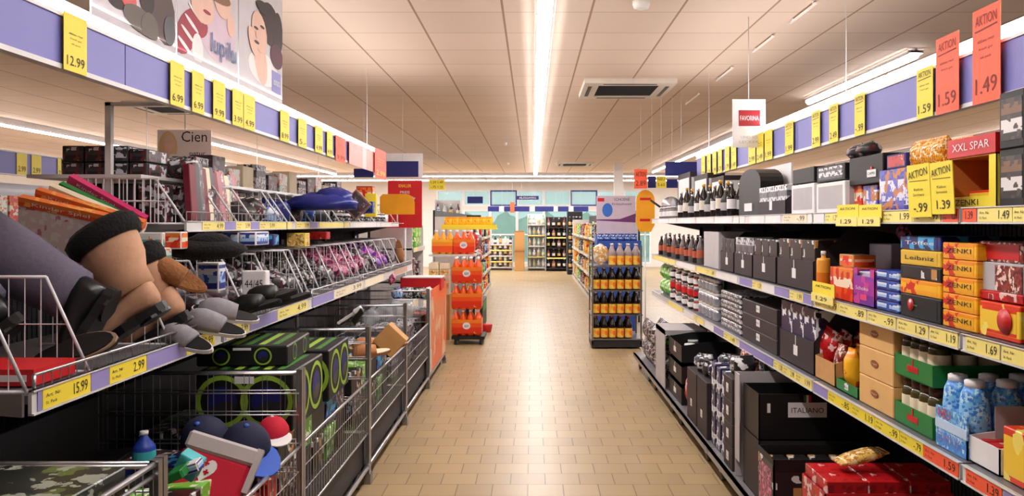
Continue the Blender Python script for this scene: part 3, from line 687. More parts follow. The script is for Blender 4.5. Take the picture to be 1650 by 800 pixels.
P['text'] = pack('textile_print', [(0,(50,46,52)),(.5,(80,74,80))], [(150,145,150),(100,50,66)], .3, 26)
P['pinkt'] = pack('pink_textile_print', [(0,(190,45,95)),(.5,(175,60,105))], [(215,140,170),(80,25,50)], .42, 26, soft=True)
P['teal'] = pack('teal_pack_print', [(0,(90,185,185)),(.5,(225,235,230))], [(235,130,60),(240,240,235)], .35, 28)

def attach(b, name, parent, loc, rot=None):
    o = b.obj(name); o.parent = parent; o.location = V(loc)-parent.location
    if rot: o.rotation_euler = rot
    return o
# ---------- TOP SHELF RIGHT
Z1, Z2, Z3 = 1.597, 1.217, .822
rbox(1609, 1652, 235, Z1, .24, BLACK, P['nut'], 'snack_pack', 'black pack with nut picture at right edge of top shelf, lower one', 'snack pack')
ya, yb, h = R(1609, 1652, 235, Z1); put(mk_box(round(yb-ya-.008,4), .24, .16, BLACK, P['nut'], None), 'snack_pack', 'black pack with nut picture at right edge, stacked on the lower one', 'snack pack', (1.46,(ya+yb)/2,Z1+h))
# brown and yellow open display case
ya, yb, h = R(1530, 1605, 245, Z1)
t = thing('display_case', 'open brown and yellow display case under the red header on top shelf', 'display case', (1.34, ya, Z1)); w = yb-ya
b = B(mat('brown_inner_card', (200,120,50), .7), YEL, INK)
b.box((0,0,0), (.28,w,.005)); b.box((.272,0,0), (.28,w,h)); b.box((0,w-.006,0), (.28,w,h)); b.box((0,0,h-.005), (.28,w,h)); b.obj('case_body', t)
b = B(YEL, INK); b.box((0,0,0), (.28,.006,h)); b.box((-.001,0,0), (.004,w,.035)); b.box((-.001,0,.035), (.004,.035,h-.005)); b.text('ZENKI', (-.001,w*.85,.008), (0,-1,0), (0,0,1), w*.5, .018, 1); b.obj('yellow_frame', t)
b = B(RED, WHITE); b.box((-.004,-.004,h), (.284,w+.004,h+.058)); b.text('XXL SPAR', (-.004,w*.9,h+.018), (0,-1,0), (0,0,1), w*.8, .024, 1); b.text('XXL SPAR', (.03,-.004,h+.018), (1,0,0), (0,0,1), .2, .024, 1); b.obj('header', t)
for k in range(4): put(mk_box(.045, .09, .028, P['yelred'], None), 'wafer_pack', 'small yellow pack stacked inside the brown display case, '+['bottom','second','third','top'][k]+' one', 'wafer pack', (1.44,ya+.07,Z1+.006+.0285*k))
put(mk_box(.13, .1, .05, P['knus'], None), 'wafer_pack', 'flat yellow and orange pack lying in the brown display case', 'wafer pack', (1.45,ya+.19,Z1+.006))
rbox(1466, 1526, 268, Z1, .22, YEL, P['yelred'], 'pasta_carton', 'yellow carton under the golden bags on the right top shelf', 'carton', X=1.37)
for i, px in enumerate((1480,1497,1514)):
    for j in range(2):
        put(mk_bag(.085, .075, .105, P['pasta'], i), 'golden_bag', 'clear bag of golden pasta on the yellow carton, right top shelf', 'bag', (1.41+.09*j, Yof(px,1.4), Z1+Zof(268,Yof(1526,1.37))-Z1+.002), group='golden bags on the yellow carton')
ya = Yof(1500, 1.288); 
def acard(px0, px1, y0, y1, price, label, tilt):
    X = 1.285; a, c_ = Yof(px1, X), Yof(px0, X); w = c_-a; z0, z1 = Zof(y1, a), Zof(y0, a); h = z1-z0
    b = B(YEL, INK); b.box((0,0,0), (.003,w,h)); b.text('AKTION', (0,w*.93,h*.72), (0,-.995,.1), (0,.1,.995), w*.86, h*.14, 1); b.box((-.001,w*.1,h*.68), (0,w*.9,h*.69), 1)
    b.text('Kekse', (0,w*.7,h*.5), (0,-1,0), (0,0,1), w*.4, h*.05, 1); b.text('Sortiment', (0,w*.75,h*.4), (0,-1,0), (0,0,1), w*.5, h*.05, 1); b.text(price, (0,w*.75,h*.1), (0,-1,0), (0,0,1), w*.6, h*.17, 1)
    o = b.obj('price_card', loc=(X,a,z0), label=label, cat='price card'); o.rotation_euler = (0,tilt,0)
acard(1465, 1501, 262, 350, '-.99', 'yellow AKTION card reading -.99 standing on the right top shelf', -.05)
acard(1502, 1538, 258, 345, '1.39', 'yellow AKTION card reading 1.39, right one of the pair', -.05)
def scard(px0, px1, y0, y1, label):
    X = 1.29; a, c_ = Yof(px1, X), Yof(px0, X); w = c_-a; z0, z1 = Zof(y1, a), Zof(y0, a); h = z1-z0
    b = B(YEL, INK, YELP); b.box((0,0,h*.35), (.003,w,h)); b.box((-.006,0,0), (-.003,w,h*.42), 2); b.text('AKTION', (0,w*.85,h*.75), (0,-1,0), (0,0,1), w*.7, h*.12, 1); b.text('1.29', (-.006,w*.75,h*.12), (0,-1,0), (0,0,1), w*.5, h*.2, 1)
    b.obj('price_card', loc=(X,a,z0), label=label, cat='price card')
scard(1349, 1383, 329, 365, 'small yellow card clipped to top right rail, left one of two'); scard(1384, 1420, 329, 365, 'small yellow card clipped to top right rail, right one of two')
scard(1309, 1344, 460, 494, 'bright yellow card clipped to the second right rail')
rbox(1416, 1464, 268, Z1, .26, P['croiss'], P['croiss'], 'pastry_box', 'blue and white box with croissant pictures on the right top shelf', 'pastry box')
ya, yb, h = R(1416, 1464, 268, Z1); put(mk_box(.16, .2, .055, NAVY, P['redw'], None), 'pastry_box', 'flat pink and navy box lying on the croissant box', 'pastry box', (1.46,(ya+yb)/2+.02,Z1+h+.001))
for i, (p0, p1, m) in enumerate(((1367,1389,P['orred']), (1390,1414,P['croiss']))): rbox(p0, p1, 296, Z1, .2, m, None, 'biscuit_pack', ('orange' if i == 0 else 'blue')+' biscuit pack under the stacked black cartons, right top shelf', 'biscuit pack', X=1.38)
rbox(1362, 1420, 292, Z1+.001, .1, BLACK, None, 'black_carton', 'low black carton standing behind the two biscuit packs', 'carton', X=1.6)
def onbox(px0, px1, ytop, ybot, d, m, face, name, label, cat, X=1.36, txt=None, tcol=0):
    ya, yb = Yof(px1, X), Yof(px0, X); z0 = Zof(ybot, ya); h = Zof(ytop, ya)-z0
    return put(mk_box(round(yb-ya-.006,4), d, round(h,4), m, face, txt, tcol), name, label, cat, (X+d/2,(ya+yb)/2,z0+.001))
cp = onbox(1368, 1423, 246, 294, .3, BLACK, None, 'black_carton', 'black carton with white label stacked over the biscuit packs', 'carton')
ya = Yof(1423,1.36); b = B(WHITE, RED, INK); b.box((0,0,0), (.002,.085,.03)); b.box((-.001,.035,.03), (.001,.05,.042), 1); b.text('CAPRI', (0,.075,.01), (0,-1,0), (0,0,1), .065, .01, 2); attach(b, 'carton_label', cp, (1.357,ya+.06,Zof(283,ya)))
for i, (px, s) in enumerate(((1325,1), (1340,2), (1384,3), (1400,5))):
    y = Yof(px,1.5); put(mk_bag(.11, .1, .07, P['bag'], s), 'dark_bag', 'crumpled dark bag on top of the cartons, %s along the top right shelf' % ['farthest','second','third','nearest'][i], 'bag', (1.5,y,1.78+.06*(i > 1)-.01*(i < 2)))
rbox(1315, 1362, 290, Z1, .24, WHITE, BOARD, 'white_carton', 'white carton left of the orange biscuit pack, right top shelf', 'carton')
onbox(1316, 1362, 262, 289, .26, BLACK, P['silver'], 'black_carton', 'black and silver carton on the nearer white carton', 'carton')
rbox(1275, 1312, 294, Z1, .24, WHITE, BOARD, 'white_carton', 'white carton beside the black carton, farther one of two', 'carton')
onbox(1277, 1312, 268, 293, .22, BLACK, None, 'black_carton', 'plain black carton on the farther white carton', 'carton')
b = B(WHITE, INK)
for k, px in enumerate((1286,1322)): pass
mk_s = lambda w, d, h: mk_box(round(w,3), round(d,3), round(h*.85,3), P['silver'], None)
mk_f = lambda w, d, h: mk_box(round(w,3), round(d,3), round(h*.82,3), P['food'], None)
mk_n = lambda w, d, h: mk_box(round(w,3), round(d,3), round(h*.82,3), P['foodb'], None)
rtray(1221, 1266, 290, Z1, .26, BROWNC, WHITE, 'black carton with tall grey back panel and hanging white tag', inner=BOARD, front=.42, fill=(mk_s, 3, 2, 'silver_pack', 'small silver pack in the carton with tall grey panel', 'pack'), tw=.05)
# arched black carton with white surround
ya, yb, h = R(1186, 1220, 270, Z1, 1.36); t = thing('arched_display', 'black arched display carton with white surround on right top shelf', 'display carton', (1.36,ya,Z1)); w = yb-ya
b = B(WHITE); b.box((.2,-.02,0), (.21,w+.06,h+.03)); b.obj('back_card', t)
b = B(BLACK, mat('brown_arch', (80,45,35), .5)); n = 10
pts = [(.02,0,0), (.02,w,0)] + [(.02, w/2+w/2*math.cos(math.pi*i/n), h*.72+h*.3*math.sin(math.pi*i/n)) for i in range(n+1)]
b.poly(pts, (.14,0,0)); b.obj('arch_body', t); b = B(WHITE); b.box((.015,w*.35,.03), (.019,w*.7,.08)); b.obj('price_tag', t)
GB = [mk_bottle(.24, .034, DGLASS, SILV, WHITE), mk_bottle(.27, .036, DGLASS, GOLD, mat('cream_label', (225,215,200), .5)), mk_bottle(.2, .04, BLACK, SILV, BOARD)]
for i, px in enumerate(range(1098, 1184, 9)):
    for j in range(2):
        put(GB[(i+j) % 3], 'dark_bottle', 'dark glass bottle standing on the far half of right top shelf', 'bottle', (1.38+.1*j, Yof(px,1.38), Z1), group='dark bottles on the right top shelf')
for i, (p0, p1, yt) in enumerate(((1092,1112,276),(1118,1140,278),(1146,1166,282))):
    rbox(p0, p1, yt, Z1, .16, BROWNC, WHITE, 'gift_carton', 'dark gift carton behind the dark bottles, '+['farthest','middle','nearest'][i]+' of three', 'carton', X=1.58)
for i, px in enumerate(range(1069, 1093, 6)): put(mk_jar(.12, .045, mat('smoky_glass', (120,110,110), .2), SILV, WHITE), 'storage_jar', 'grey jar with metal lid at far end of right top shelf', 'jar', (1.4,Yof(px,1.4),Z1), group='grey jars at the far end of right top shelf')
for i, px in enumerate((1070,1081)): put(mk_jar(.14, .05, BLACK, WHITE, WHITE), 'storage_jar', 'black jar with white lid behind the grey jars', 'jar', (1.58,Yof(px,1.36),Z1), group='black jars behind the grey jars')

# ---------- SECOND SHELF RIGHT
for i, px in enumerate(range(1066, 1134, 7)):
    for j in range(2):
        put(mk_bottle(.2+.03*((i+j) % 2), .032, (DGLASS, mat('smoky_glass', (120,110,110)))[i % 2], (SILV, WHITE)[j], mat('rust_label', (190,95,65), .5)), 'sauce_bottle', 'small sauce bottle with rust label on second right shelf, far end', 'bottle', (1.37+.09*j, Yof(px,1.37), Z2), group='sauce bottles on the second right shelf')
rbox(1134, 1158, 374, Z2, .3, BOARD, None, 'grey_carton', 'tall plain grey pink carton on second right shelf after the sauce bottles', 'carton', X=1.34)
TR = [(1161,1182,375,'first black tray'), (1183,1212,375,'second black tray'), (1213,1250,374,'third black tray'), (1252,1311,372,'fourth and widest black tray')]
for i, (a, c_, yt, nm) in enumerate(TR):
    rtray(a, c_, yt, Z2, .34, BROWNC, WHITE, '%s with white tag on the second right shelf' % nm.replace(' tray', ' carton'), front=.5, inner=BLACK, fill=(mk_f if i != 1 else mk_s, 3, 3, 'deli_pack', 'dark deli pack in the %s of second right shelf' % nm, 'pack'))
put(mk_bottle(Zof(405,Yof(1326,1.36))-Z2, .032, mat('orange_bottle', (240,165,60), .3), WHITE, mat('amber_label', (225,120,30), .4), neck=.15), 'orange_bottle', 'tall orange bottle standing alone left of the orange packs', 'bottle', (1.37,Yof(1327,1.37),Z2))
rbox(1337, 1375, 434, Z2, .16, P['orred'], None, 'cereal_box', 'orange white and red pack left of the purple box', 'pack')
onbox(1352, 1375, 412, 432, .1, KRAFT, P['orred'], 'snack_carton', 'small brown and red pack on top of the orange pack', 'pack', X=1.4)
ya, yb, h = R(1376, 1411, 436, Z2); t = thing('purple_display_box', 'bright purple notched box on the second right shelf', 'display box', (1.335,ya,Z2)); w = yb-ya-.004
b = B(P['violet']); b.box((0,0,0), (.004,w,h*.8)); b.box((0,0,h*.8), (.004,w*.2,h)); b.box((0,w*.8,h*.8), (.004,w,h)); b.box((0,0,0), (.25,.004,h*.95)); b.box((0,w-.004,0), (.25,w,h*.95)); b.box((0,0,0), (.25,w,.004)); b.obj('box_body', t)
b = B(WHITE, PINK); b.text('Schoko', (-.001,w*.85,h*.42), (0,-1,0), (0,0,1), w*.6, h*.1, 0); b.box((-.001,w*.35,h*.15), (0,w*.65,h*.3), 1); b.obj('printed_panel', t)
for i in range(2): put(mk_box(round(w-.02,3), .07, round(h*.86,3), KRAFT if i else P['lilac'], None), 'chocolate_pack', ('brown' if i else 'lilac')+' pack standing in the purple notched box', 'pack', (1.39+.1*i,ya+w/2,Z2+.006))
rbox(1400, 1436, 394, Z2, .14, P['lilac'], None, 'lilac_box', 'tall lilac box behind the purple notched box', 'box', X=1.60)
put(mk_bag(.12, .05, .07, P['pinkt'], 4), 'pink_bag', 'small pink bag lying on the tall lilac box', 'bag', (1.67,Yof(1432,1.6)+.03,Zof(394,Yof(1436,1.6))+.01), rot=(.9,0,.3))
rbox(1412, 1449, 438, Z2, .26, P['bluew'], P['bluew'], 'blue_white_pack', 'blue and white pack right of the purple box', 'pack', rows=4)
ya, yb, h = R(1450, 1517, 414, Z2); w = yb-ya; zz = Z2
for hh, m, f, tx, tc, lb in ((.082,BLACK,None,None,0,'black tray with a red flower print, bottom of its stack'), (.055,P['yelred'],None,None,0,'row of yellow biscuit packs in the stack of trays'), (.048,BLACK,P['food'],None,0,'flat black tray between yellow packs and yellow carton'), (.055,mat('mustard_card',(225,180,50),.5),None,'Leibniz',0,'mustard yellow carton with black lettering under the blue tray'), (.05,P['toffee'],P['toffee'],'Toffee',1,'dark blue tray with white lettering, top of its stack')):
    pr = mk_box(round(w-.01,4), .3, hh-.002, m, f or m, tx, tc)
    bt = put(pr, 'biscuit_tray', lb, 'tray', (1.49,(ya+yb)/2,zz))
    if 'flower' in lb:
        q = B(RED, WHITE, mat('flower_green', (60,120,60), .5)); q.lathe([(.022,0),(.022,.002)], n=12, m=0); q.lathe([(.008,.002),(.008,.003)], c=(.01,.0,0), n=8, m=1); q.box((-.002,-.05,-.0), (.002,-.02,.002), 2)
        attach(q, 'flower_emblem', bt, (1.338,(ya+yb)/2+.06,zz+.045), (0,-math.pi/2,0))
    zz += hh
rbox(1518, 1575, 392, Z2, .3, P['yelred'], P['yelred'], 'yellow_biscuit_box', 'yellow and red biscuit box right of the blue tray', 'biscuit box', 'ZENKI', 0, rows=5)
gc = onbox(1577, 1650, 428, 478, .3, BOARD, None, 'grey_food_carton', 'grey carton with meat picture at right end of the second shelf', 'carton', X=1.36)
ya = Yof(1650,1.36); b = B(P['ham']); b.box((0,0,0), (.002,.13,.075)); attach(b, 'meat_picture', gc, (1.357,ya+.005,Zof(475,ya)))
onbox(1577, 1650, 392, 427, .26, P['ham'], RED, 'meat_snack_pack', 'reddish brown snack pack on the grey carton', 'pack', X=1.37)
cb = rbox(1577, 1645, 494, Z2, .26, P['knus'], P['knus'], 'yellow_cracker_box', 'yellow cracker box with red circle, right end of the second shelf', 'cracker box')
ya = Yof(1645,1.34); b = B(RED, WHITE); b.lathe([(.035,0),(.035,.002)], n=20); attach(b, 'red_emblem', cb[0], (1.336,ya+.07,Z2+.055), (0,-math.pi/2,0))
onbox(1577, 1650, 478, 493, .27, P['redw'], None, 'flat_red_tray', 'flat red and yellow tray on the yellow cracker box', 'tray', X=1.35)

# ---------- THIRD SHELF RIGHT
for i in range(3):
    for j in range(2):
        put(mk_bag(.13, .11, .15, P['green'], i), 'green_bag', 'bright green bag at far end of third right shelf', 'bag', (1.4, Yof(1072+6*i,1.4), Z3+.15*j), group='green bags on the third right shelf')
for i, px in enumerate(range(1090, 1130, 5)):
    for j in range(3): put(mk_jar(.1, .04, (DGLASS, mat('tomato_jar', (150,50,35), .25))[(i+j) % 2], (SILV, WHITE)[i % 2], (WHITE, RED)[j % 2]), 'preserve_jar', 'preserve jar stacked beside the green bags on third right shelf', 'jar', (1.36+.02*(i%2), Yof(px,1.38), Z3+.101*j), group='preserve jars on the third right shelf')
for i, px in enumerate((1133,1139,1145,1151,1157)):
    for j in range(3): put(mk_jar(.1, .038, SILV, WHITE, mat('grey_label', (150,150,158), .4)), 'silver_can', 'silver can stacked after the preserve jars, third right shelf', 'can', (1.38,Yof(px,1.38),Z3+.101*j), group='silver cans on the third right shelf')
rbox(1162, 1194, 478, Z3, .26, P['silver'], P['silver'], 'silver_carton', 'silver and white carton on the third right shelf', 'carton', rows=4)
dc = rbox(1196, 1252, 500, Z3, .3, BROWNC, None, 'dark_carton', 'dark brown carton with white tag, third right shelf', 'carton', rows=3)
ya, yb, h = R(1196,1252,500,Z3)
for k in range(3):
    b = B(WHITE, INK); b.box((0,0,0), (.002,.07,.04)); b.text('PASTA', (0,.062,.015), (0,-1,0), (0,0,1), .055, .01, 1); attach(b, 'carton_label', dc[k], (1.337,(ya+yb)/2-.035,Z3+h/3*k+.03))
rtray(1256, 1312, 478, Z3, .34, BROWNC, WHITE, 'dark carton with white tag holding navy packs, third right shelf', front=.42, fill=(mk_n, 3, 3, 'navy_pack', 'navy and white pack in the dark carton on third right shelf', 'pack'))
rtray(1313, 1346, 575, Z3, .2, KRAFT, None, 'low kraft carton holding red and white bags, third right shelf', front=.75, name='kraft_carton')
for i in range(3):
    put(mk_bag(.13, .07, .19, P['redw'], i+3), 'red_white_bag', 'red and white bag leaning in the low kraft carton', 'bag', (1.4+.06*i, Yof(1330,1.4)+.04*i, Z3+.04), group='red and white bags in the kraft carton', rot=(.35,.0,.3))
rtray(1347, 1383, 625, Z3, .24, GREENC, WHITE, 'small green tray holding yellow and red bags, third right shelf', front=.9, name='green_tray', tw=.04, th=.025, logo='Bio')
for i in range(2):
    for j in range(2): put(mk_bag(.085, .07, .17, P['yelred'] if (i+j) % 2 else P['ham'], i+5), 'snack_bag', 'yellow and red bag standing in the small green tray', 'bag', (1.39+.08*j, Yof(1358+16*i,1.39), Z3+.01), group='bags in the small green tray')
zz = Z3; ya, yb = Yof(1440,1.34), Yof(1384,1.34)
for k in range(3):
    pr = mk_box(round(yb-ya-.008,4), .3, .115, BEIGEC, None, None)
    bc = put(pr, 'beige_carton', 'beige carton with small brown logo, %s of the stack of three' % ['bottom','middle','top'][k], 'carton', (1.49,(ya+yb)/2+.0,zz))
    b = B(mat('brown_logo', (150,80,40), .5), CREAM); b.poly([(0,.07*math.cos(q*math.pi/8)*.5+.035,.014*math.sin(q*math.pi/8)) for q in range(16)], (-.001,0,0)); b.text('Vergano', (-.001,.062,-.005), (0,-1,0), (0,0,1), .054, .009, 1); attach(b, 'carton_logo', bc, (1.338,(ya+yb)/2-.03,zz+.06))
    zz += .117
ya, yb = Yof(1504,1.34), Yof(1441,1.34)
for k in range(2):
    z = Z3+.175*k
    put(mk_tray(round(yb-ya-.01,4), .3, .075, GREENC, 1, RED, 1, None, .08, .022, 'DULANO', 1), 'green_tray', ('lower' if k == 0 else 'upper')+' green tray with red badge holding jars, third right shelf', 'tray', (1.49,(ya+yb)/2,z))
    for i in range(4):
        for j in range(3): put(mk_jar(.165, .036, mat('pickle_glass', (70,62,30), .15), BLACK if k else mat('copper_lid',(70,40,30),.3,.5), CREAM), 'pickle_jar', 'jar with pale label standing in the %s green tray' % ('upper' if k else 'lower'), 'jar', (1.385+.085*j, ya+.05+(yb-ya-.1)*i/3, z+.005), group='jars in the %s green tray' % ('upper' if k else 'lower'))
# light blue checked bundle of bottles
ya, yb = Yof(1556,1.33), Yof(1506,1.33)
for i in range(2):
    for j in range(4):
        def cone():
            b = B(P['skyb']); b.lathe([(.045,0),(.046,.12),(.04,.19),(.03,.215)], n=14); c = B(WHITE); c.lathe([(.03,.213),(.029,.235),(.02,.238)], n=12); d_ = B(mat('pale_band',(190,215,240),.4)); d_.lathe([(.047,.05),(.0472,.075)], n=14, cap=False)
            return [('bottle_body', b), ('cap', c), ('label_band', d_)]
        put(proto('skybot', cone), 'blue_checked_pack', 'light blue checked pack standing right of the green trays', 'pack', (1.385+.1*j, ya+.05+.1*i, Z3), group='light blue checked packs')
b = B(P['skyb'], mat('pale_band',(190,215,240),.4), BLUEF, RED); b.box((0,0,0), (.005,yb-ya,.13)); b.box((0,0,0), (.4,.005,.06)); b.box((-.002,0,.06), (0,yb-ya,.09), 1); b.text('DRINK', (-.002,(yb-ya)*.9,.02), (0,-1,0), (0,0,1), (yb-ya)*.75, .03, 2); b.text('NEU', (-.001,(yb-ya)*.9,.097), (0,-1,0), (0,0,1), (yb-ya)*.4, .03, 3)
b.obj('blue_wrapper', loc=(1.332,ya-.004,Z3), label='light blue checked wrapper around the front of the blue packs', cat='wrapper')
rtray(1559, 1612, 715, Z3, .3, WHITE, None, 'white and red low tray right of the light blue packs', front=.8, name='low_tray', inner=BOARD)
for i in range(3): put(mk_box(.055, .2, .06, P['redw'], None), 'red_pack', 'red pack lying in the white and red low tray', 'pack', (1.46,Yof(1612,1.34)+.035+.062*i,Z3+.006), group='red packs in the low white tray')
b = B(BOARD); b.box((0,0,0), (.2,.004,.16)); b.obj('grey_divider_card', loc=(1.42,Yof(1559,1.34)-.01,Z3+.005), label='grey divider card standing behind the low white tray', cat='divider card')
rbox(1615, 1652, 700, Z3, .2, P['knus'], None, 'yellow_red_box', 'yellow box with red circle at right edge of the third shelf', 'box', 'Knusper', 2)
# ---------- BOTTOM DECK RIGHT (X front 1.13)
Z4 = .142; X4 = 1.13
def b4(px0, px1, ytop, zs=Z4, **k): return Yof(px1, X4), Yof(px0, X4), Zof(ytop, Yof(px1, X4))-zs
ya, yb, h = b4(1308, 1480, 776); h = .40
t = thing('red_packs_carton', 'red carton full of red and white packs at the bottom right', 'carton', (X4, 3.12, Z4))
b = B(RED, P['redw'], WHITE, INK); b.box((0,0,0), (.5,.005,.36)); b.box((0,.26,0), (.5,.265,.36)); b.box((0,0,0), (.005,.265,.36), 1); b.box((.495,0,0), (.5,.265,.36)); b.box((0,0,0), (.5,.265,.01)); b.box((.09,-.004,.2), (.4,0,.3), 2); b.text('KNABBER BOX', (.12,-.004,.23), (1,0,0), (0,0,1), .25, .04, 3); b.obj('carton_body', t)
for i in range(3):
    for j in range(2): put(mk_box(.122, .158, .05, P['redw'], None), 'red_white_pack', 'flat red and white pack in the top layer of the red carton', 'pack', (X4+.09+.162*i, 3.12+.068+.127*j, Z4+.355), group='packs in the red carton')
for i in range(3): put(mk_box(.24, .158, .33, P['redw'], None), 'red_white_pack', 'tall red and white pack under the top layer of the red carton', 'pack', (X4+.09+.162*i, 3.12+.13, Z4+.012), group='lower packs in the red carton')
put(mk_bag(.1, .045, .2, P['gold'], 8), 'golden_snack_bag', 'crumpled golden bag lying on top of the red packs, bottom right', 'bag', (X4+.1, 3.26, Z4+.44), rot=(0,1.35,.1))
def tray_face(x0, x1, y, z0, z1, dep, m, pm, name, label, cat, txt=None, tw=None, tag_=True, fill=None, wall=None):
    """carton whose broad side faces the near end of the aisle"""
    w = x1-x0; h = z1-z0; t = thing(name, label, cat, (x0, y, z0))
    b = B(m); b.box((0,0,0), (w,.005,h)); b.box((0,dep-.005,0), (w,dep,h*1.0)); b.box((0,0,0), (.005,dep,h)); b.box((w-.005,0,0), (w,dep,h)); b.box((0,0,0), (w,dep,.005)); b.obj('carton_body', t)
    if pm: b = B(pm); b.box((.01,-.002,h*.04), (w-.01,0,h*.8)); b.box((-.002,.01,h*.05), (0,dep-.01,h*.9)); b.obj('printed_panel', t)
    if txt:
        b = B(WHITE, INK, RED, mat('flag_green', (40,120,60), .5)); b.box((w*.28,-.004,h*.5), (w*.65,-.001,h*.82)); b.box((w*.455,-.004,h*.82), (w*.475,-.001,h*.98)); b.box((w*.475,-.004,h*.84), (w*.5,-.001,h*.98), 2); b.box((w*.43,-.004,h*.84), (w*.455,-.001,h*.98), 3)
        b.text(txt, (w*.31,-.004,h*.6), (1,0,0), (0,0,1), w*.31, h*.11, 1); b.box((w*.08,-.003,h*.6), (w*.11,-.001,h*.8)); b.obj('sign_label', t)
    return t
# black ITALIANO carton on the food carton
tray_face(X4, X4+.55, 3.78, .142, .44, .26, BLACK, P['food'], 'food_carton', 'black carton with food pictures under the ITALIANO carton', 'carton')
b = B(P['pinkt']); b.box((0,0,0), (.002,.2,.2)); b.obj('pink_panel', C.objects['food_carton'], (-.003,.03,.04))
for i in range(5):
    for j in range(2): put(mk_box(.1, .09, .25, P['food'], None), 'deli_bag', 'black pack standing in the food carton below ITALIANO', 'pack', (X4+.07+.105*i, 3.78+.07+.11*j, .15), group='packs in the food carton')
ti = tray_face(X4+.02, X4+.55, 4.1, .445, .68, .3, BLACK, None, 'black_carton', 'black carton with the white ITALIANO label near the floor', 'carton', 'ITALIANO')
b = B(mat('carton_shadow_board',(110,100,90),.7)); 
tray_face(X4+.02, X4+.55, 4.1, .142, .442, .3, BROWNC, None, 'brown_carton', 'dark brown carton standing on the deck below the ITALIANO carton', 'carton')
b = B(BOARD); b.box((0,0,.32), (.006,.1,.58)); b.box((0,.09,.0), (.5,.096,.58)); b.box((0,0,.1), (.003,.09,.32)); b.obj('grey_back_card', loc=(X4-.0,4.41,.142), label='grey card panel rising behind the ITALIANO carton', cat='card panel')
# column of dark cartons behind
def dcol(px0, px1, ytop, d, rows, label, m=BROWNC, tagm=WHITE, face=None):
    ya, yb, h = b4(px0, px1, ytop)
    for k in range(rows):
        o = put(mk_box(round(yb-ya-.008,4), d, round(h/rows-.002,4), m, face, None), 'dark_carton', label+('' if rows == 1 else ', '+['bottom','second','third','fourth'][k]+' of its column'), 'carton', (X4+d/2,(ya+yb)/2,Z4+h/rows*k))
        if tagm: b = B(tagm, INK); b.box((0,0,0), (.002,.05,min(.05,h/rows*.5))); b.text('TEE', (0,.042,.01), (0,-1,0), (0,0,1), .034, .01, 1); attach(b, 'carton_label', o, (X4-.003,(ya+yb)/2-.02,Z4+h/rows*k+h/rows*.3))
dcol(1166, 1180, 612, .4, 4, 'narrow dark carton with white tag behind the grey card panel')
ya, yb, h = b4(1141, 1165, 640)
FB = mk_box(.1, .1, .17, P['foodb'], None)
for k in range(3):
    for i in range(3): put(FB, 'navy_pack', 'navy and white pack stacked on the right floor deck', 'pack', (X4+.07,ya+.06+(yb-ya-.12)*i/2,Z4+.172*k), group='navy packs stacked on the right floor deck'); put(FB, 'navy_pack', 'navy and white pack in the rear row of the right floor deck', 'pack', (X4+.2,ya+.06+(yb-ya-.12)*i/2,Z4+.172*k), group='rear navy packs of the right floor deck')
put(mk_bag(.2, .12, .14, P['ham'], 3), 'brown_bag', 'brown and cream bag lying on the navy packs', 'bag', (X4+.18,(ya+yb)/2,Z4+.53), rot=(1.3,0,.5))
dcol(1123, 1139, 618, .36, 1, 'tall dark carton with white tag, nearer one of the pair on the floor deck')
dcol(1107, 1122, 604, .36, 1, 'tall dark carton with white tag, farther one of the pair on the floor deck')
for i, px in enumerate((1096,1100,1104)):
    put(mk_bag(.16, .12, .26, P['redw'] if i < 2 else P['bag'], i), 'red_bag', 'red and dark bag on the floor deck before the tall dark cartons', 'bag', (X4+.1,Yof(px,X4),Z4), group='red bags on the right floor deck')
    put(mk_jar(.2, .07, DGLASS, SILV, WHITE), 'glass_jar', 'large dark jar with white label behind the red bags', 'jar', (X4+.3,Yof(px,X4),Z4), group='large jars behind the red bags')
for i, (px, m) in enumerate(((1111,P['foodb']),(1117,P['silver']),(1126,P['bag']),(1133,P['foodb']),(1170,P['silver']),(1176,P['food']))):
    Y = Yof(px+1,X4); zt = Zof(604 if px < 1123 else 618 if px < 1140 else 612, Yof(1122 if px < 1123 else 1139 if px < 1140 else 1180, X4))+.004
    for j in range(2): put(mk_bag(.12,.1,.1+.02*(i % 2),m,i % 4), 'small_bag', '%s small bag lying on top of the dark cartons of the right floor deck' % ('rear' if j else 'front'), 'bag', (X4+.08+.17*j,Y,zt), rz=i, group='%s small bags on the dark floor cartons' % ('rear' if j else 'front'))
# black crates with jars, red jars
rj = mk_jar(.16, .05, mat('red_jar', (170,30,35), .2), WHITE, WHITE)
for k in range(3):
    ya, yb = Yof(1094,X4), Yof(1074,X4)
    put(mk_tray(round(yb-ya,3), .4, .16, BLACK, .8, WHITE, 1, None, .1, .04), 'black_crate', 'black crate with white tag, %s of the stack on the floor deck' % ['bottom','middle','top'][k], 'crate', (X4+.22,(ya+yb)/2,Z4+.165*k))
for i in range(5):
    for j in range(3): put(rj, 'red_jar', 'red jar with white lid above the black crates of the floor deck', 'jar', (X4+.5,Yof(1094,X4)+.1+.24*i,Z4+.17*j), group='red jars on the right floor deck')
    put(mk_jar(.09, .05, mat('herb_jar', (60,90,50), .3), WHITE, P['green']), 'herb_jar', 'green jar in the top black crate of the floor deck', 'jar', (X4+.08+.07*(i%3),Yof(1094,X4)+.12+.22*i,Z4+.336), group='green jars in the top black crate')
b = B(BOARD); b.box((0,0,0), (.006,.5,.5)); b.box((0,0,.46), (.35,.5,.5)); b.obj('grey_carton_sleeve', loc=(X4-.01,Yof(1073,X4),Z4), label='grey carton sleeve at the far side of the black crates', cat='carton sleeve')
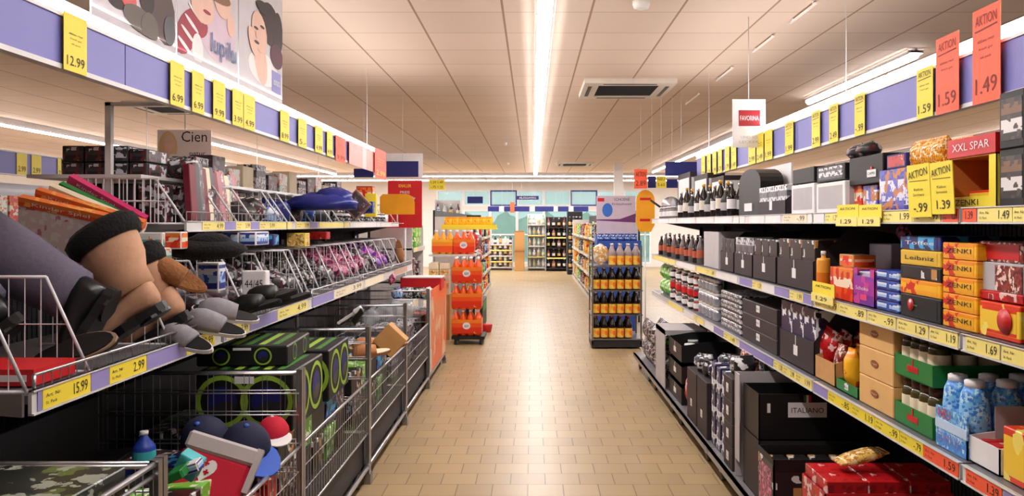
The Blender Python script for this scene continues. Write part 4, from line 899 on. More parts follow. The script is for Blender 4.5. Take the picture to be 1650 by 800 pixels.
for i, px in enumerate((1030,1032,1034,1036,1039,1043,1048,1053,1058,1063,1067)):
    for k in range(2):
        for j in range(2): put(mk_bag(.16, .11, .2, (P['silver'], P['bag'], P['zebra'])[(i+k) % 3], i % 4), 'silver_bag', 'grey and white bag at the far end of the right floor deck', 'bag', (X4+.09+.15*j,Yof(px,X4),Z4+.2*k), group='grey bags on the far right floor deck')

# ================= LEFT SHELF GOODS
# tall packaged textiles along the back of the lower shelf
TX = [P['text'], P['bag'], P['teal'], P['zebra'], P['bluew'], P['ham'], P['text'], P['bag']]
rnd = random.Random(3); y = 3.42; i = 0
while y < 8.7:
    w = rnd.uniform(.16,.24); h = rnd.uniform(.2,.3)
    put(mk_box(round(w-.01,2), .04, round(h,2), TX[i % 8], WHITE if i % 4 == 2 else None), 'textile_pack', 'flat packed textile standing along the back of the lower left shelf', 'textile pack', (-1.86,y+w/2,1.103), group='textile packs at the back of the lower left shelf')
    y += w; i += 1
rnd = random.Random(5); y = 3.5; i = 0
FO = [P['text'], P['bag'], P['zebra'], P['zebra'], P['pinkt'], P['pinkt'], P['bag'], P['violet'], P['text'], P['bluew']]
while y < 8.4:
    w = .22; m = FO[min(int((y-3.5)/.55), 9)]
    for j in range(3):
        b_ = mk_bag(.2, .1+.02*(i % 2), .13, m, (i+j) % 4)
        put(b_, 'folded_garment', 'patterned folded garment lying between the dividers of the lower left shelf', 'garment', (-1.44-.12*j,y+.1,1.16+.05*j+.03*(i % 2)), rot=(.2*((i+j) % 3-1),-1.2+.15*(j % 2),.3*(i % 2)), group='folded garments on the lower left shelf')
    y += w; i += 1
# boots
def boot_mesh(shaft_len, r, ms, mf, msole, mcuff, fl=.26):
    """foot along +x, shaft up +z, origin at the heel"""
    def ring(c, d, a, b_, n=16):
        d = V(d).normalized(); u = V((0,1,0)); w = d.cross(u)
        return [V(c)+u*(b_*math.cos(2*math.pi*i/n))+w*(a*math.sin(2*math.pi*i/n)) for i in range(n)]
    s = B(ms); s.loft([ring((.045,0,.1), (0,0,1), r*.8, r*.72), ring((.04,0,.16), (0,0,1), r*.82, r*.75), ring((.03,0,.1+shaft_len*.5), (0,0,1), r*.98, r*.85), ring((.02,0,.1+shaft_len), (0,0,1), r*1.12, r*.95), ring((.02,0,.1+shaft_len-.01), (0,0,1), r*1.02, r*.85), ring((.03,0,.14+shaft_len*.3), (0,0,1), r*.8, r*.7)])
    f = B(mf); f.loft([ring((-.02,0,.05), (1,0,.2), .03, .025), ring((.0,0,.07), (1,0,.5), .06, .045), ring((.05,0,.08), (1,0,1), .075, .05), ring((.11,0,.062), (1,0,.6), .062, .05), ring((.17,0,.045), (1,0,.1), .042, .052), ring((.22,0,.038), (1,0,0), .034, .048), ring((fl,0,.03), (1,0,0), .015, .025)])
    so = B(msole); pts = []
    n = 20
    for i in range(n):
        a = 2*math.pi*i/n; x = .12+(.155 if math.cos(a) > 0 else .15)*math.cos(a); w = (.055 if x > .12 else .043)*math.sin(a); pts.append((x, w, -.012))
    so.poly(pts, (0,0,.03)); so.poly([(p[0]*.38-.02, p[1]*.8, -.02) for p in pts], (0,0,.01))
    out = [('boot_shaft', s), ('boot_foot', f), ('sole', so)]
    if mcuff:
        c = B(mcuff); c.loft([ring((.02,0,.06+shaft_len), (0,0,1), r*1.16, r*1.0), ring((.02,0,.085+shaft_len), (0,0,1), r*1.3, r*1.14), ring((.02,0,.12+shaft_len), (0,0,1), r*1.3, r*1.12), ring((.02,0,.14+shaft_len), (0,0,1), r*1.05, r*.9), ring((.02,0,.11+shaft_len), (0,0,1), r*.8, r*.7)]); out.append(('fur_cuff', c))
    return out
FELT = mat('grey_felt', (104,98,116), .9, 0, .15, 60, bump=.2); SUEDE = mat('beige_suede', (196,150,120), .85, 0, .12, 40, bump=.15); RUB = mat('black_rubber', (24,23,26), .35, 0, .1); FUR = mat('black_fur', (14,12,13), .95, 0, .4, 90, bump=.8); RIM = mat('tan_sole_rim', (170,140,115), .7)
gb = proto('greyboot', lambda: boot_mesh(.42, .112, FELT, RUB, RUB, None)); bb = proto('beigeboot', lambda: boot_mesh(.22, .1, SUEDE, SUEDE, RUB, FUR, .28)); bb2 = proto('beigeboot2', lambda: boot_mesh(.17, .07, SUEDE, SUEDE, RUB, FUR))
def dirp(px, py, Y, dx, dy): return None
def boot(pr, px, py, Y, xa, label, yaw=0.0):
    a = math.radians(xa); x = V((math.cos(a), yaw, math.sin(a))); z = V((math.cos(a-math.pi/2), 0, math.sin(a-math.pi/2)))
    return put(pr, 'winter_boot', label, 'boot', (0,0,0), mtx=basis((Xof(px,Y), Y, Zof(py,Y)), x, z))
boot(gb, 178, 478, 2.62, 245, 'large grey felt boot with black rubber foot on lower left shelf', -.15)
boot(bb, 258, 498, 2.82, 214, 'beige suede boot with black fur cuff and dark sole', -.1)
boot(bb2, 296, 512, 3.02, 212, 'second beige boot mostly behind, its sole next to the brown slipper', .1)
boot(gb, 24, 520, 2.45, 226, 'grey boot behind the nearest wire divider at left edge', -.2)
b = B(RUB, RIM); pts = []
for i in range(20):
    a = 2*math.pi*i/20; pts.append((.13*math.cos(a), (.046 if math.cos(a) > 0 else .036)*math.sin(a), 0))
b.poly(pts, (0,0,.018), 0); b.poly([(p[0]*1.02,p[1]*1.03,.014) for p in pts], (0,0,.008), 1); b.poly([(p[0]*.94,p[1]*.92,.02) for p in pts], (0,0,.008), 0)
o = b.obj('shoe_sole', label='black shoe sole with tan rim lying at the front shelf edge', cat='shoe sole'); o.matrix_world = basis((Xof(125,2.5), 2.5, 1.15), (.95,.1,.28), (0,-.75,.6))
# slipper, shoes
def slipper(mu, ms, mi):
    b = B(mu); R_ = []
    for (x, w, h) in ((-.0,.03,.02),(.03,.045,.05),(.07,.05,.06),(.11,.046,.055),(.15,.04,.045)):
        R_.append([(x, w*math.cos(2*math.pi*i/14), .018+max(0, h*math.sin(2*math.pi*i/14))) for i in range(14)])
    b.loft(R_)
    s = B(ms); pts = []
    for i in range(20):
        a = 2*math.pi*i/20; pts.append((.11+.135*math.cos(a), (.046 if math.cos(a) < 0 else .038)*math.sin(a), 0))
    s.poly(pts, (0,0,.016)); n = B(mi); n.poly([(p[0]*.96+.004, p[1]*.9, .016) for p in pts], (0,0,.004))
    return [('upper', b), ('sole', s), ('insole', n)]
FUZZ = mat('brown_fuzzy_fabric', (150,100,60), .95, 0, .35, 60, bump=.6)
fz = proto('fuzz', lambda: slipper(FUZZ, mat('fuzzy_sole', (165,115,70), .9, 0, .3, 60, bump=.5), FUZZ))
o = put(fz, 'fuzzy_slipper', 'brown fuzzy slipper right of the beige boots', 'slipper', (0,0,0), mtx=basis((Xof(226,3.0), 3.05, Zof(426,3.0)), (.85,.1,-.42), (.35,-.8,.4)))
ws = proto('whiteshoe', lambda: slipper(mat('grey_shoe_fabric', (150,146,152), .8, 0, .3, 40), WHITE, BLACK))
for i, (px, py, Y) in enumerate(((262,478,3.05),(300,492,3.2),(318,500,3.3))): put(ws, 'grey_shoe', 'grey and white shoe right of the fuzzy slipper, %s of three' % ['nearest','middle','farthest'][i], 'shoe', (0,0,0), mtx=basis((Xof(px,Y),Y,1.13+.03*i), (.8,.3*(i-1),-.2), (0,-.5,.85)))
bs = proto('blackshoe', lambda: slipper(BLACK, RUB, GREY_D))
for i, (px, py, Y) in enumerate(((378,470,3.65),(398,478,3.75),(420,490,3.9))): put(bs, 'black_slipper', 'black slipper beside the white label box, %s of three' % ['nearest','middle','farthest'][i], 'slipper', (0,0,0), mtx=basis((Xof(px,Y),Y,1.14+.03*(i == 1)), (.85,.2*(i-1),.2), (-.2,-.3,.9)))
# printed packs in the gap below the top shelf
def lbox(px0, px1, ytop, ybot, Y, d, m, face, name, label, cat, txt=None, tcol=0, rot=None):
    x0, x1 = Xof(px0,Y), Xof(px1,Y); z0, z1 = Zof(ybot,Y), Zof(ytop,Y)
    b = B(m); b.box((0,0,0), (x1-x0,d,z1-z0), 0, .003); t = thing(name, label, cat, (x0,Y,z0), rot); b.obj('pack_body', t)
    p = B(face or m, INK, WHITE, NAVY); w = x1-x0; h = z1-z0
    p.box((w*.06,-.0015,h*.08), (w*.94,0,h*.92)); p.box((w,d*.08,h*.08), (w+.0015,d*.92,h*.92))
    if txt: p.text(txt, (w*.12,-.0015,h*.35), (1,0,0), (0,0,1), w*.76, h*.3, 1+tcol)
    p.obj('printed_panel', t); return t
lbox(222,262,375,398,3.1,.06,WHITE,P['teal'],'kids_pack','teal and white pack left under the top shelf, behind the boots','pack')
lbox(265,292,374,402,3.12,.06,WHITE,P['orred'],'kids_pack','white and orange pack beside the teal pack','pack')
lbox(228,262,400,425,3.05,.08,WHITE,P['teal'],'kids_pack','white pack with small drawings above the fuzzy slipper','pack')
lbox(318,352,424,470,3.42,.08,WHITE,P['bluew'],'white_box','white box with blue print standing by the brown slipper','box')
lbox(390,428,437,478,3.85,.06,WHITE,WHITE,'white_box','white box with black lettering on the lower left shelf','box','44/45')
lbox(356,384,374,396,4.0,.2,WHITE,P['bluew'],'blue_topped_pack','white pack with blue top below the top shelf, left of the pair','pack'); lbox(386,412,374,396,4.0,.2,WHITE,P['bluew'],'blue_topped_pack','white pack with blue top below the top shelf, right of the pair','pack')
lbox(415,440,378,396,4.3,.1,NAVY,P['toffee'],'navy_pack','navy pack right of the two blue topped packs','pack')
lbox(496,526,374,386,5.4,.1,RED,P['redw'],'red_pack','small red pack below the far top left shelf','pack'); lbox(462,492,376,398,5.0,.1,YEL,P['gold'],'yellow_pack','pale yellow pack left of the small red pack','pack')
b = B(FUR); 
b.blob((0,0,0), (.17,.12,.045), 0, 16, 9, .05); b.blob((.02,0,.02), (.1,.08,.05), 0, 14, 7, .05); b.obj('black_hat', loc=(Xof(330,3.3),3.3,Zof(402,3.3)), label='wide black hat lying over the wire dividers below the top shelf', cat='hat')
for i in range(4): put(mk_bag(.12,.1,.12,P['teal'],i), 'teal_garment', 'teal rolled garment beside the white lettered box', 'garment', (-1.42-.04*(i%2),4.0+.11*i,1.12), rot=(.3,0,.4*i), group='teal garments on the lower left shelf')
put(mk_bag(.09,.06,.1,P['pinkt'],6), 'pink_pouch', 'bright pink pouch hanging over the far end of the lower left rail', 'pouch', (-1.27,7.25,1.0), rot=(.1,.2,0))
put(fz, 'tan_slipper', 'tan slipper standing upright at the far end of the lower left shelf', 'slipper', (0,0,0), mtx=basis((Xof(645,8.3),8.3,1.14), (-.1,.1,1), (0,-1,.1)))
b = B(RED, WHITE); b.box((0,0,0), (.42,.2,.045)); b.box((.02,-.002,.012), (.4,0,.03), 1); b.obj('red_tray', loc=(-1.78,2.2,1.105), label='red and white tray at the left edge beside the nearest divider', cat='tray')
# red striped wires region: red packs near left edge of the lower shelf


# ---- top left shelf
BK = mat('black_box_print', (38,36,40), .4, 0, .3, 20)
def blk(px0, px1, y0, y1, Y, label, face=None): return lbox(px0,px1,y0,y1,Y,.2,BK,face or P['bag'],'black_box',label,'box')
b = B(WHITEM); b.box((-2.12,3.38,1.74), (-1.64,8.7,1.755))
for q in (3.45,5.0,6.8,8.6): b.box((-1.965,q,1.6), (-1.945,q+.02,1.74))
b.obj('rear_shelf', label='white rear shelf carrying the stack of black boxes, behind top left shelf', cat='shelf')
n = 0
for (x0, x1) in ((100,134),(136,170),(172,206),(208,236)):
    for (y0, y1) in ((262,287),(235,261)):
        n += 1
        if x0 == 208 and y0 == 235: y0 = 240
        blk(x0, x1, y0, y1, 3.45, '%s row black box, %s from the left on the rear shelf' % ('upper' if y0 < 255 else 'lower', {100:'first',136:'second',172:'third',208:'fourth'}[x0]), P['silver'] if x0 == 172 else None)
for i, px in enumerate((250,266,284,300)):
    put(mk_bag(.12,.14,.1,P['bag'],i), 'black_bag', 'shiny black bag in the row right of the black boxes', 'bag', (Xof(px,3.8),3.8,1.756), rz=.4*i, group='black bags right of the black boxes')
for i in range(10):
    put(mk_box(.1,.11,.17,BK if i % 3 else P['bag'],None,ch=.008), 'dark_packet', 'dark packet standing in the wire basket of the top left shelf', 'packet', (-1.62-.13*(i%3),3.47+.13*(i//3)+.01*i,1.55), group='dark packets in the wire basket')
MRN = mat('maroon_card',(120,25,45),.5); TPK = [MRN, BK, P['text'], MRN, CREAM, BK, MRN, mat('rose_card',(190,120,130),.5), P['ham'], CREAM, P['zebra'], mat('rose_card',(0,0,0))]
for i in range(12):
    Y = 3.5+.09*i; put(mk_box(.07,.03,.25+.01*(i % 3),TPK[i],None), 'thin_packet', ['maroon','black','dark grey','maroon','cream','black','maroon','rose','mottled red','cream','striped','rose'][i]+' thin packet on top left shelf, number %s from the wire basket' % ['one','two','three','four','five','six','seven','eight','nine','ten','eleven','twelve'][i], 'packet', (Xof(302+7*i,Y),Y+.05,1.56), rot=(0,-.06-.012*i,0))
# books / puzzles
def book(px, py, Y, L_, ang, W_, th, spm, cvm, tilt, label):
    """spine runs along the image from (px, py) at angle ang; the cover hangs down toward the left"""
    a = math.radians(ang); x = V((math.cos(a), .12, math.sin(a))); t = thing('childrens_box', label, 'flat box', (0,0,0))
    z = V((math.sin(a)*math.cos(tilt), -math.sin(tilt), -math.cos(a)*-1*math.cos(tilt)))
    t.matrix_world = basis((Xof(px,Y),Y,Zof(py,Y)), x, (-math.sin(a), -math.sin(tilt)*1.0, math.cos(a)))
    b = B(cvm); b.box((0,0,-W_), (L_,th,0), 0, .002); b.obj('box_cover', t)
    s = B(spm); s.box((-.001,-.002,-.035), (L_+.001,th+.001,.002)); s.obj('spine_band', t)
    s = B(WHITE, INK, RED); s.text('Kinder Spiel', (L_*.12,-.002,-.028), (1,0,0), (0,0,1), L_*.5, .018, 0); s.obj('spine_lettering', t)
    return t
PKC = pack('pink_drawing_print', [(0,(226,205,205))], [(200,120,140),(235,225,225)], .3, 22)
OS = pack('orange_spine_print', [(0,(228,80,40)),(.5,(235,120,50))], (240,170,80), .3, 30)
book(112,284,3.32,.34,-31,.3,.03,PINK,CREAM,.35,'pink spined flat box, topmost of the leaning stack')
book(96,296,3.27,.36,-28,.3,.025,GREENC,CREAM,.35,'green spined flat box, second in the leaning stack')
book(80,300,3.22,.39,-24,.3,.03,CREAM,WHITE,.35,'cream spined flat box in the middle of the leaning stack')
book(58,306,3.16,.42,-18,.34,.03,OS,PKC,.35,'orange spined flat box with white lid in the leaning stack')
book(30,318,3.1,.43,-13,.38,.03,OS,PKC,.35,'frontmost orange flat box with pink drawings above the boots')
# rest of top left shelf
rnd = random.Random(9)
for i, px in enumerate((392,410,428,446,470,490,510,530,552,572,590)):
    Y = Yof(px,-1.6); m = [BK, P['bag'], P['bluew'], NAVY, P['text'], P['toffee'], BK, P['zebra'], P['text'], P['teal'], P['silver']][i]
    put(mk_bag(.2,.2,.12+.03*(i % 2),m,i % 5), 'bagged_goods', ['black','dark','blue and white','navy','grey patterned','dark blue','black','striped','grey','pale teal','silver'][i]+' bagged item on the top left shelf, '+['first','second','third','fourth','fifth','sixth','seventh','eighth','ninth','tenth','eleventh'][i]+' from the near end', 'bag', (-1.64,Y,1.55), rot=(.1,.15,.4*i))
    put(mk_box(.16,.1,.09,TX[(i*3) % 8],None), 'small_carton', 'small carton at the back of the top left shelf', 'carton', (-1.84,Y,1.55), group='small cartons at the back of the top left shelf')
bgb = B(mat('royal_blue_foil', (24,36,125), .35, 0, .5, 14)); bgb.blob((0,0,.0), (.23,.15,.075), 0, 22, 12, .22, -.5); bgb.blob((.07,.02,.03), (.13,.1,.08), 0, 18, 10, .25, -.4)
bgb.obj('blue_bag', loc=(Xof(512,5.2),5.3,1.675), label='large royal blue bag on top of the left shelf goods', cat='bag')
lbox(548,583,294,330,5.6,.03,mat('wood_print',(150,110,95),.6),P['text'],'flat_brown_box','flat brown box leaning beside the blue bag','box',rot=(0,.8,0))
lbox(556,600,325,344,6.2,.1,NAVY,P['toffee'],'navy_box','navy box on the top left shelf right of the brown flat box','box')
lbox(574,600,300,330,6.8,.1,mat('red_brown_card',(170,70,45),.6),P['orred'],'red_brown_box','red brown box on the far top left shelf','box')
lbox(588,606,312,350,6.6,.04,YEL,YEL,'yellow_box','small yellow square box in front of the red brown box','box')
for i in range(8): put(mk_jar(.1,.04,WHITE,SILV,P['silver']), 'small_jar', 'small pale jar near the far end of the top left shelf', 'jar', (-1.52,6.3+.26*i,1.548), group='pale jars on the far top left shelf')
# pale rear goods seen over the shelf
for i in range(16):
    put(mk_box(.2,.14,.15+.03*(i % 3),(CREAM,P['silver'],P['text'],P['teal'])[i % 4],None), 'pale_carton', 'pale carton on the rear shelf behind the top left goods', 'carton', (-2.02,4.5+.26*i,1.757), group='pale cartons on the rear shelf')
# end signs
t = thing('round_topped_sign', 'orange yellow round topped sign at the far end of the left shelf', 'sign', (Xof(612,8.3),8.3,1.64))
w = Xof(668,8.3)-Xof(612,8.3); b = B(mat('amber_card',(240,165,20),.5)); pts = [(0,0,0),(w,0,0),(w,0,.1)]+[(w-.09+.09*math.cos(q),0,.12+.09*math.sin(q)) for q in (.0,.4,.8,1.2,1.57)]+[(.03,0,.21),(0,0,.18)]
b.poly(pts, (0,.006,0)); b.obj('sign_board', t); b = B(WHITEM); b.rod((w/2,.01,-.09), (w/2,.01,.02), .006, 0, 6); b.box((w/2-.06,-.02,-.095), (w/2+.06,.04,-.088)); b.obj('stand', t)
t = thing('red_sign', 'red sign with yellow lettering behind the orange round topped sign', 'sign', (Xof(625,9.0),9.0,1.5))
w = Xof(680,9.0)-Xof(625,9.0); b = B(RED, YEL, WHITE); b.box((0,0,0), (w,.008,.53)); b.text('KNALLER', (w*.32,0,.45), (1,0,0), (0,0,1), w*.36, .035, 1); b.text('PREIS', (w*.36,0,.38), (1,0,0), (0,0,1), w*.28, .03, 2); b.text('schokolade', (w*.2,0,.32), (1,0,0), (0,0,1), w*.6, .03, 2)
b.obj('sign_board', t); b = B(WHITEM); b.rod((w/2,.014,-1.5), (w/2,.014,.0), .01, 0, 6); b.box((w/2-.15,-.1,-1.5), (w/2+.15,.12,-1.49)); b.obj('stand', t)
def hsign(px0, px1, y0, y1, Y, m, label, name='blue_sign', txt=None, tm=WHITE, hang=True, border=None):
    x0, x1 = Xof(px0,Y), Xof(px1,Y); z0, z1 = Zof(y1,Y), Zof(y0,Y); t = thing(name, label, 'sign', (x0,Y,z0)); w = x1-x0; h = z1-z0
    b = B(m, tm); b.box((0,0,0), (w,.01,h)); 
    if txt:
        n = len(txt)
        for i, s in enumerate(txt): b.text(s, (w*.12,0,h*(1-(i+.8)/n*.95)), (1,0,0), (0,0,1), w*.76, h*.5/n, 1)
    b.obj('sign_board', t)
    if border: b = B(border); b.box((-.02,.011,-.01), (w+.05,.016,h+.09)); b.obj('backing_card', t)
    if hang: b = B(WHITEM); b.rod((w*.5,.012,h), (w*.5,.012,3.05-z0), .002, 0, 6); b.obj('hanger_rod', t)
    return t
hsign(623,674,260,285,9.2,NAVY,'dark blue hanging sign above the red sign at the far left shelf end',border=WHITE)
hsign(570,602,272,286,9.4,NAVY,'dark blue sign partly behind the end of left fascia')
hsign(1072,1124,261,284,8.9,NAVY,'large dark blue hanging sign at the far end of right fascia')
hsign(691,717,290,306,10.4,YEL,'yellow sign with two lines hanging over the orange drinks','yellow_sign',('1.39 1.49','-.75 1.25'),INK)
hsign(1022,1043,273,304,9.4,ORA,'orange red sign reading 2.89 at the far right shelf end','orange_sign',('AKTION','2.89'),INK)
hsign(1044,1057,284,303,9.6,NAVY,'small navy sign between the 2.89 sign and the yellow sign'); hsign(1058,1073,284,303,9.5,YEL,'small yellow sign reading 5.65 at the far right shelf end','yellow_sign',('NEU','5.65'),INK); hsign(1074,1092,289,303,9.6,NAVY,'small navy sign under the large dark blue sign')
hsign(753,778,317,328,15,NAVY,'navy sign with no text above the far left yellow packs'); hsign(752,775,347,357,14,BLACK,'black sign with white lettering beyond the orange drinks','black_sign',('GETR',),WHITE,False)
# ================= BIN CONTENTS
CAPB = mat('navy_fabric', (24,28,60), .8, 0, .2, 40); CAPR = mat('red_fabric', (205,25,55), .8, 0, .1, 40); CRB = mat('cobalt_trim', (60,100,200), .6)
def cap_mesh(mc, mt):
    b = B(mc); b.blob((0,0,0), (.1,.09,.1), 0, 18, 11, 0, 0)
    v = B(mt); pts = [(.06,-.075,0)]+[(.07+.12*math.cos(a),.08*math.sin(a),-.012*abs(math.cos(a))) for a in [math.pi*(-.45+.9*i/8) for i in range(9)]]+[(.06,.075,0)]
    v.poly(pts, (0,0,.006)); k = B(mt); k.lathe([(.012,.098),(.006,.106)], n=10)
    return [('crown', b), ('brim', v), ('button', k)]
put(proto('cap1', lambda: cap_mesh(CAPB, CRB)), 'navy_hat', 'navy cap left of the red bag in the wire bin', 'cap', (0,0,0), mtx=basis((-1.28,3.16,.70), (.7,-.5,-.3), (-.2,-.5,.8)))
put(proto('cap1', None), 'navy_hat', 'navy cap with cobalt brim right of the red bag', 'cap', (0,0,0), mtx=basis((-1.1,3.1,.69), (.6,-.5,-.3), (.2,-.4,.8)))
put(proto('cap2', lambda: cap_mesh(CAPR, WHITE)), 'red_hat', 'bright red rounded cap right of the navy caps in the bin', 'cap', (0,0,0), mtx=basis((-1.06,3.3,.69), (.5,-.8,-.1), (0,-.2,1)) @ Matrix.Scale(.72, 4))
t = thing('red_bag', 'red bag with white printed heart and grey top in the wire bin', 'bag', (0,0,0), mtx=basis((-1.31,2.86,.585), (.9,.12,-.32), (.3,.45,.8)))
b = B(CAPR); b.obox((.125,0,.09), (.125,0,0), (0,.03,0), (0,0,.09), 0, .015); b.obj('bag_body', t)
b = B(mat('grey_felt_flap', (190,180,180), .8)); b.obox((.13,.0,.205), (.13,0,0), (0,.034,0), (0,0,.032), 0, .01); b.box((.25,-.03,.08), (.272,.03,.24)); b.obj('grey_flap', t)
b = B(WHITE, CAPR); h_ = [(.1+.04*math.sin(q)**3, -.0315, .12+.003*(13*math.cos(q)-5*math.cos(2*q)-2*math.cos(3*q)-math.cos(4*q))) for q in [2*math.pi*i/24 for i in range(24)]]
b.poly(h_, (0,-.002,0))
for (x, z) in ((.087,.125),(.11,.11),(.1,.14)): b.box((x-.0035,-.0355,z-.01), (x+.0035,-.0335,z+.01), 1); b.box((x-.01,-.0355,z-.0035), (x+.01,-.0335,z+.0035), 1)
b.text('KIDS', (.03,-.0315,.03), (1,0,0), (0,0,1), .05, .018, 0); b.obj('printed_heart', t)
o = lbox(276,312,724,762,2.7,.05,TEAL,TEAL,'teal_box','teal box leaning left of the red bag in the wire bin','box',rot=(.2,.5,0))
lbox(296,322,752,768,2.65,.05,WHITE,P['bluew'],'white_pack','white and blue pack in front of the teal box','pack',rot=(.1,-.3,0))
lbox(270,298,768,782,2.6,.08,GREENC,GREENC,'green_pack','green pack below the teal box in the bin','pack',rot=(.1,-.4,0))
for i, px in enumerate((404,422,440,458,476)): put(mk_box(.12,.05,.24,P['redw'],None), 'red_pack', 'red pack seen through the bin front below the caps', 'pack', (-1.04,2.35+.2*i,.305), group='red packs behind the bin front')
rnd = random.Random(11)
DM = [P['bag'], BK, P['food'], P['green'], BK, P['toffee']]
def heap(y0, y1, ztop, n, label, group, mats_, x0=-1.74, x1=-1.08, name='dark_pack', cat='pack'):
    nx = 4; ny = max(2, round((y1-y0)/.26)); k = 0
    for lay in range(max(1, round((ztop-.3)/.17))):
        for i in range(nx):
            for j in range(ny):
                m = mats_[(k*7+i) % len(mats_)]; k += 1
                put(mk_box(.23,.14,.16,m,None), name, label, cat, (x0+(x1-x0)*(i+.5)/nx, y0+(y1-y0)*(j+.5)/ny, .302+.168*lay), rot=(.03*((k % 3)-1),.03*((k % 5)-2),.25*((k % 7)/7-.5)), group=group)
heap(.85, 2.05, .82, 0, 'dark pack lying in the nearest wire bin', 'dark packs in the nearest bin', DM)
heap(2.3, 3.3, .64, 0, 'dark pack lying under the red bag in the second wire bin', 'dark packs in the second bin', DM, x1=-1.14)
heap(3.5, 4.72, .64, 0, 'dark pack below the ringed boxes in the third wire bin', 'dark packs in the third bin', DM)
heap(4.92, 6.1, .64, 0, 'dark pack in the fourth wire bin under the tan slippers', 'dark packs in the fourth bin', DM)
heap(6.3, 7.5, .62, 0, 'grey or dark pack in the fifth wire bin', 'packs in the fifth bin', [P['silver'], P['bag'], P['text'], BK])
heap(7.65, 8.9, .62, 0, 'grey or dark pack in the farthest wire bin', 'packs in the farthest bin', [P['silver'], P['bag'], P['redw'], BK])
# boxes with lime rings
def ring_box(w, d, h):
    b = B(BLACK); b.box((0,0,0), (w,d,h), 0, .006)
    r = B(LIME, mat('lime_dark_print', (70,130,50), .5)); parts = []
    for (cx, uv) in ((w*.27,'x'), (w*.73,'x'), (d*.3,'y'), (d*.75,'y')):
        R0, R1 = h*.36, h*.44; q = B(LIME); g = B(NAVY, BK); parts += [('lime_ring', q), ('round_window', g)]
        for i in range(24):
            a0, a1 = 2*math.pi*i/24, 2*math.pi*(i+1)/24
            pt = lambda rr, a, k: ((cx+rr*math.cos(a), -.0015*k, h/2+rr*math.sin(a)) if uv == 'x' else (w+.0015*k, cx+rr*math.cos(a), h/2+rr*math.sin(a)))
            q.add([pt(R0,a0,1), pt(R0,a1,1), pt(R1,a1,1), pt(R1,a0,1)], [(0,1,2,3)], 0)
            g.add([pt(0,0,1), pt(R0*.7,a0,1), pt(R0*.7,a1,1)], [(0,1,2)], 0 if i % 24 < 14 else 1)
    for i in range(6): r.box((w*.05+w*.15*i,d*.1,h), (w*.12+w*.15*i,d*.9,h+.0015), i % 2)
    l = B(WHITE, INK); l.box((w*.4,-.002,h*.8), (w*.6,-.001,h*.92)); 
    return [('box_body', b), ('lime_print', r), ('label_sticker', l)]+parts
rb = proto('ringbox', lambda: ring_box(.42,.5,.26))
for i, (x, y, z, rz, lb) in enumerate(((-1.46,3.5,.645,0,'black box with lime rings at the near side of the third bin'), (-1.45,4.07,.645,.03,'black box with lime rings at the far side of the third bin'), (-1.5,3.6,.908,.06,'black box with lime rings stacked on the nearer ringed box'))):
    if i < 2: put(rb, 'ringed_box', lb, 'box', (x,y,z), rz=rz)
    else: put(proto('ringflat', lambda: ring_box(.4,.46,.09)), 'ringed_box', lb, 'box', (x,y,z), rz=rz)
# fourth bin: tan slippers, white handle
ts = proto('tans', lambda: slipper(mat('tan_leather', (190,125,75), .6), mat('rubber_tan', (150,95,60), .6), CREAM))
lbox(600,640,512,550,5.3,.12,KRAFT,KRAFT,'tan_box','tan box sticking up at an angle over the fourth bin','box',rot=(0,.75,0))
for i, (px, py) in enumerate(((568,576),(598,572),(584,588))): put(ts, 'tan_slipper', 'tan slipper lying below the tilted tan box, '+['left','right','middle'][i]+' one', 'slipper', (0,0,0), mtx=basis((Xof(px,5.4),5.4-.3*(i == 2),.70), (.9,.3,.1), (0,-.3,.95)))
t = thing('white_handle_brush', 'white handled tool sticking out over the wire bins', 'tool', (0,0,0), mtx=basis((Xof(544,5.3),5.3,Zof(522,5.3)), (.85,0,.55), (-.5,-.2,.8)))
b = B(WHITE); b.obox((.08,0,0), (.08,0,0), (0,.008,0), (0,0,.01), 0, .004); b.obox((.16,0,.005), (.03,0,0), (0,.02,0), (0,0,.014), 0, .005); b.obj('handle', t); b = B(BLACK); b.obox((.14,0,-.03), (.05,0,.02), (0,.03,0), (0,0,.02), 0, .006); b.obj('head', t)
PL = mat('clear_plastic', (190,195,200), .1, 0, .3, 30, alpha=.45)
for i in range(3): put(mk_bag(.2,.16,.14,PL,i), 'plastic_wrapped_pack', 'clear plastic wrapped pack in the bin behind the tan box', 'pack', (-1.3+.12*i,6.55,.72+.03*i), rz=i, group='plastic wrapped packs behind the tan box')
# nearest bin : black boxes with olive print
ol = pack('olive_box_print', [(0,(22,24,22)),(.3,(30,34,28))], [(85,100,52),(150,155,140)], .22, 7, soft=True)
for i, (x, y, rz) in enumerate(((-1.15,1.84,.03),(-1.47,1.84,-.05),(-1.15,1.85,-.04))):
    put(mk_box(.26,.3,.07,ol,None), 'olive_print_box', 'flat black and olive printed box on top in the nearest bin, %s' % ['under the topmost','leftmost','topmost'][i], 'box', (x,y,(.812,.812,.884)[i]), rz=rz)
put(mk_bag(.1,.07,.1,P['pinkt'],2), 'pink_pouch', 'small pink heart printed pouch left of the teal box in the second wire bin', 'pouch', (-1.44,2.62,.645), rz=.4); put(mk_bottle(.14,.04,mat('blue_plastic',(40,70,170),.4),WHITE,TEAL), 'blue_bottle', 'blue bottle standing at the left in the second wire bin', 'bottle', (-1.43,2.97,.645))
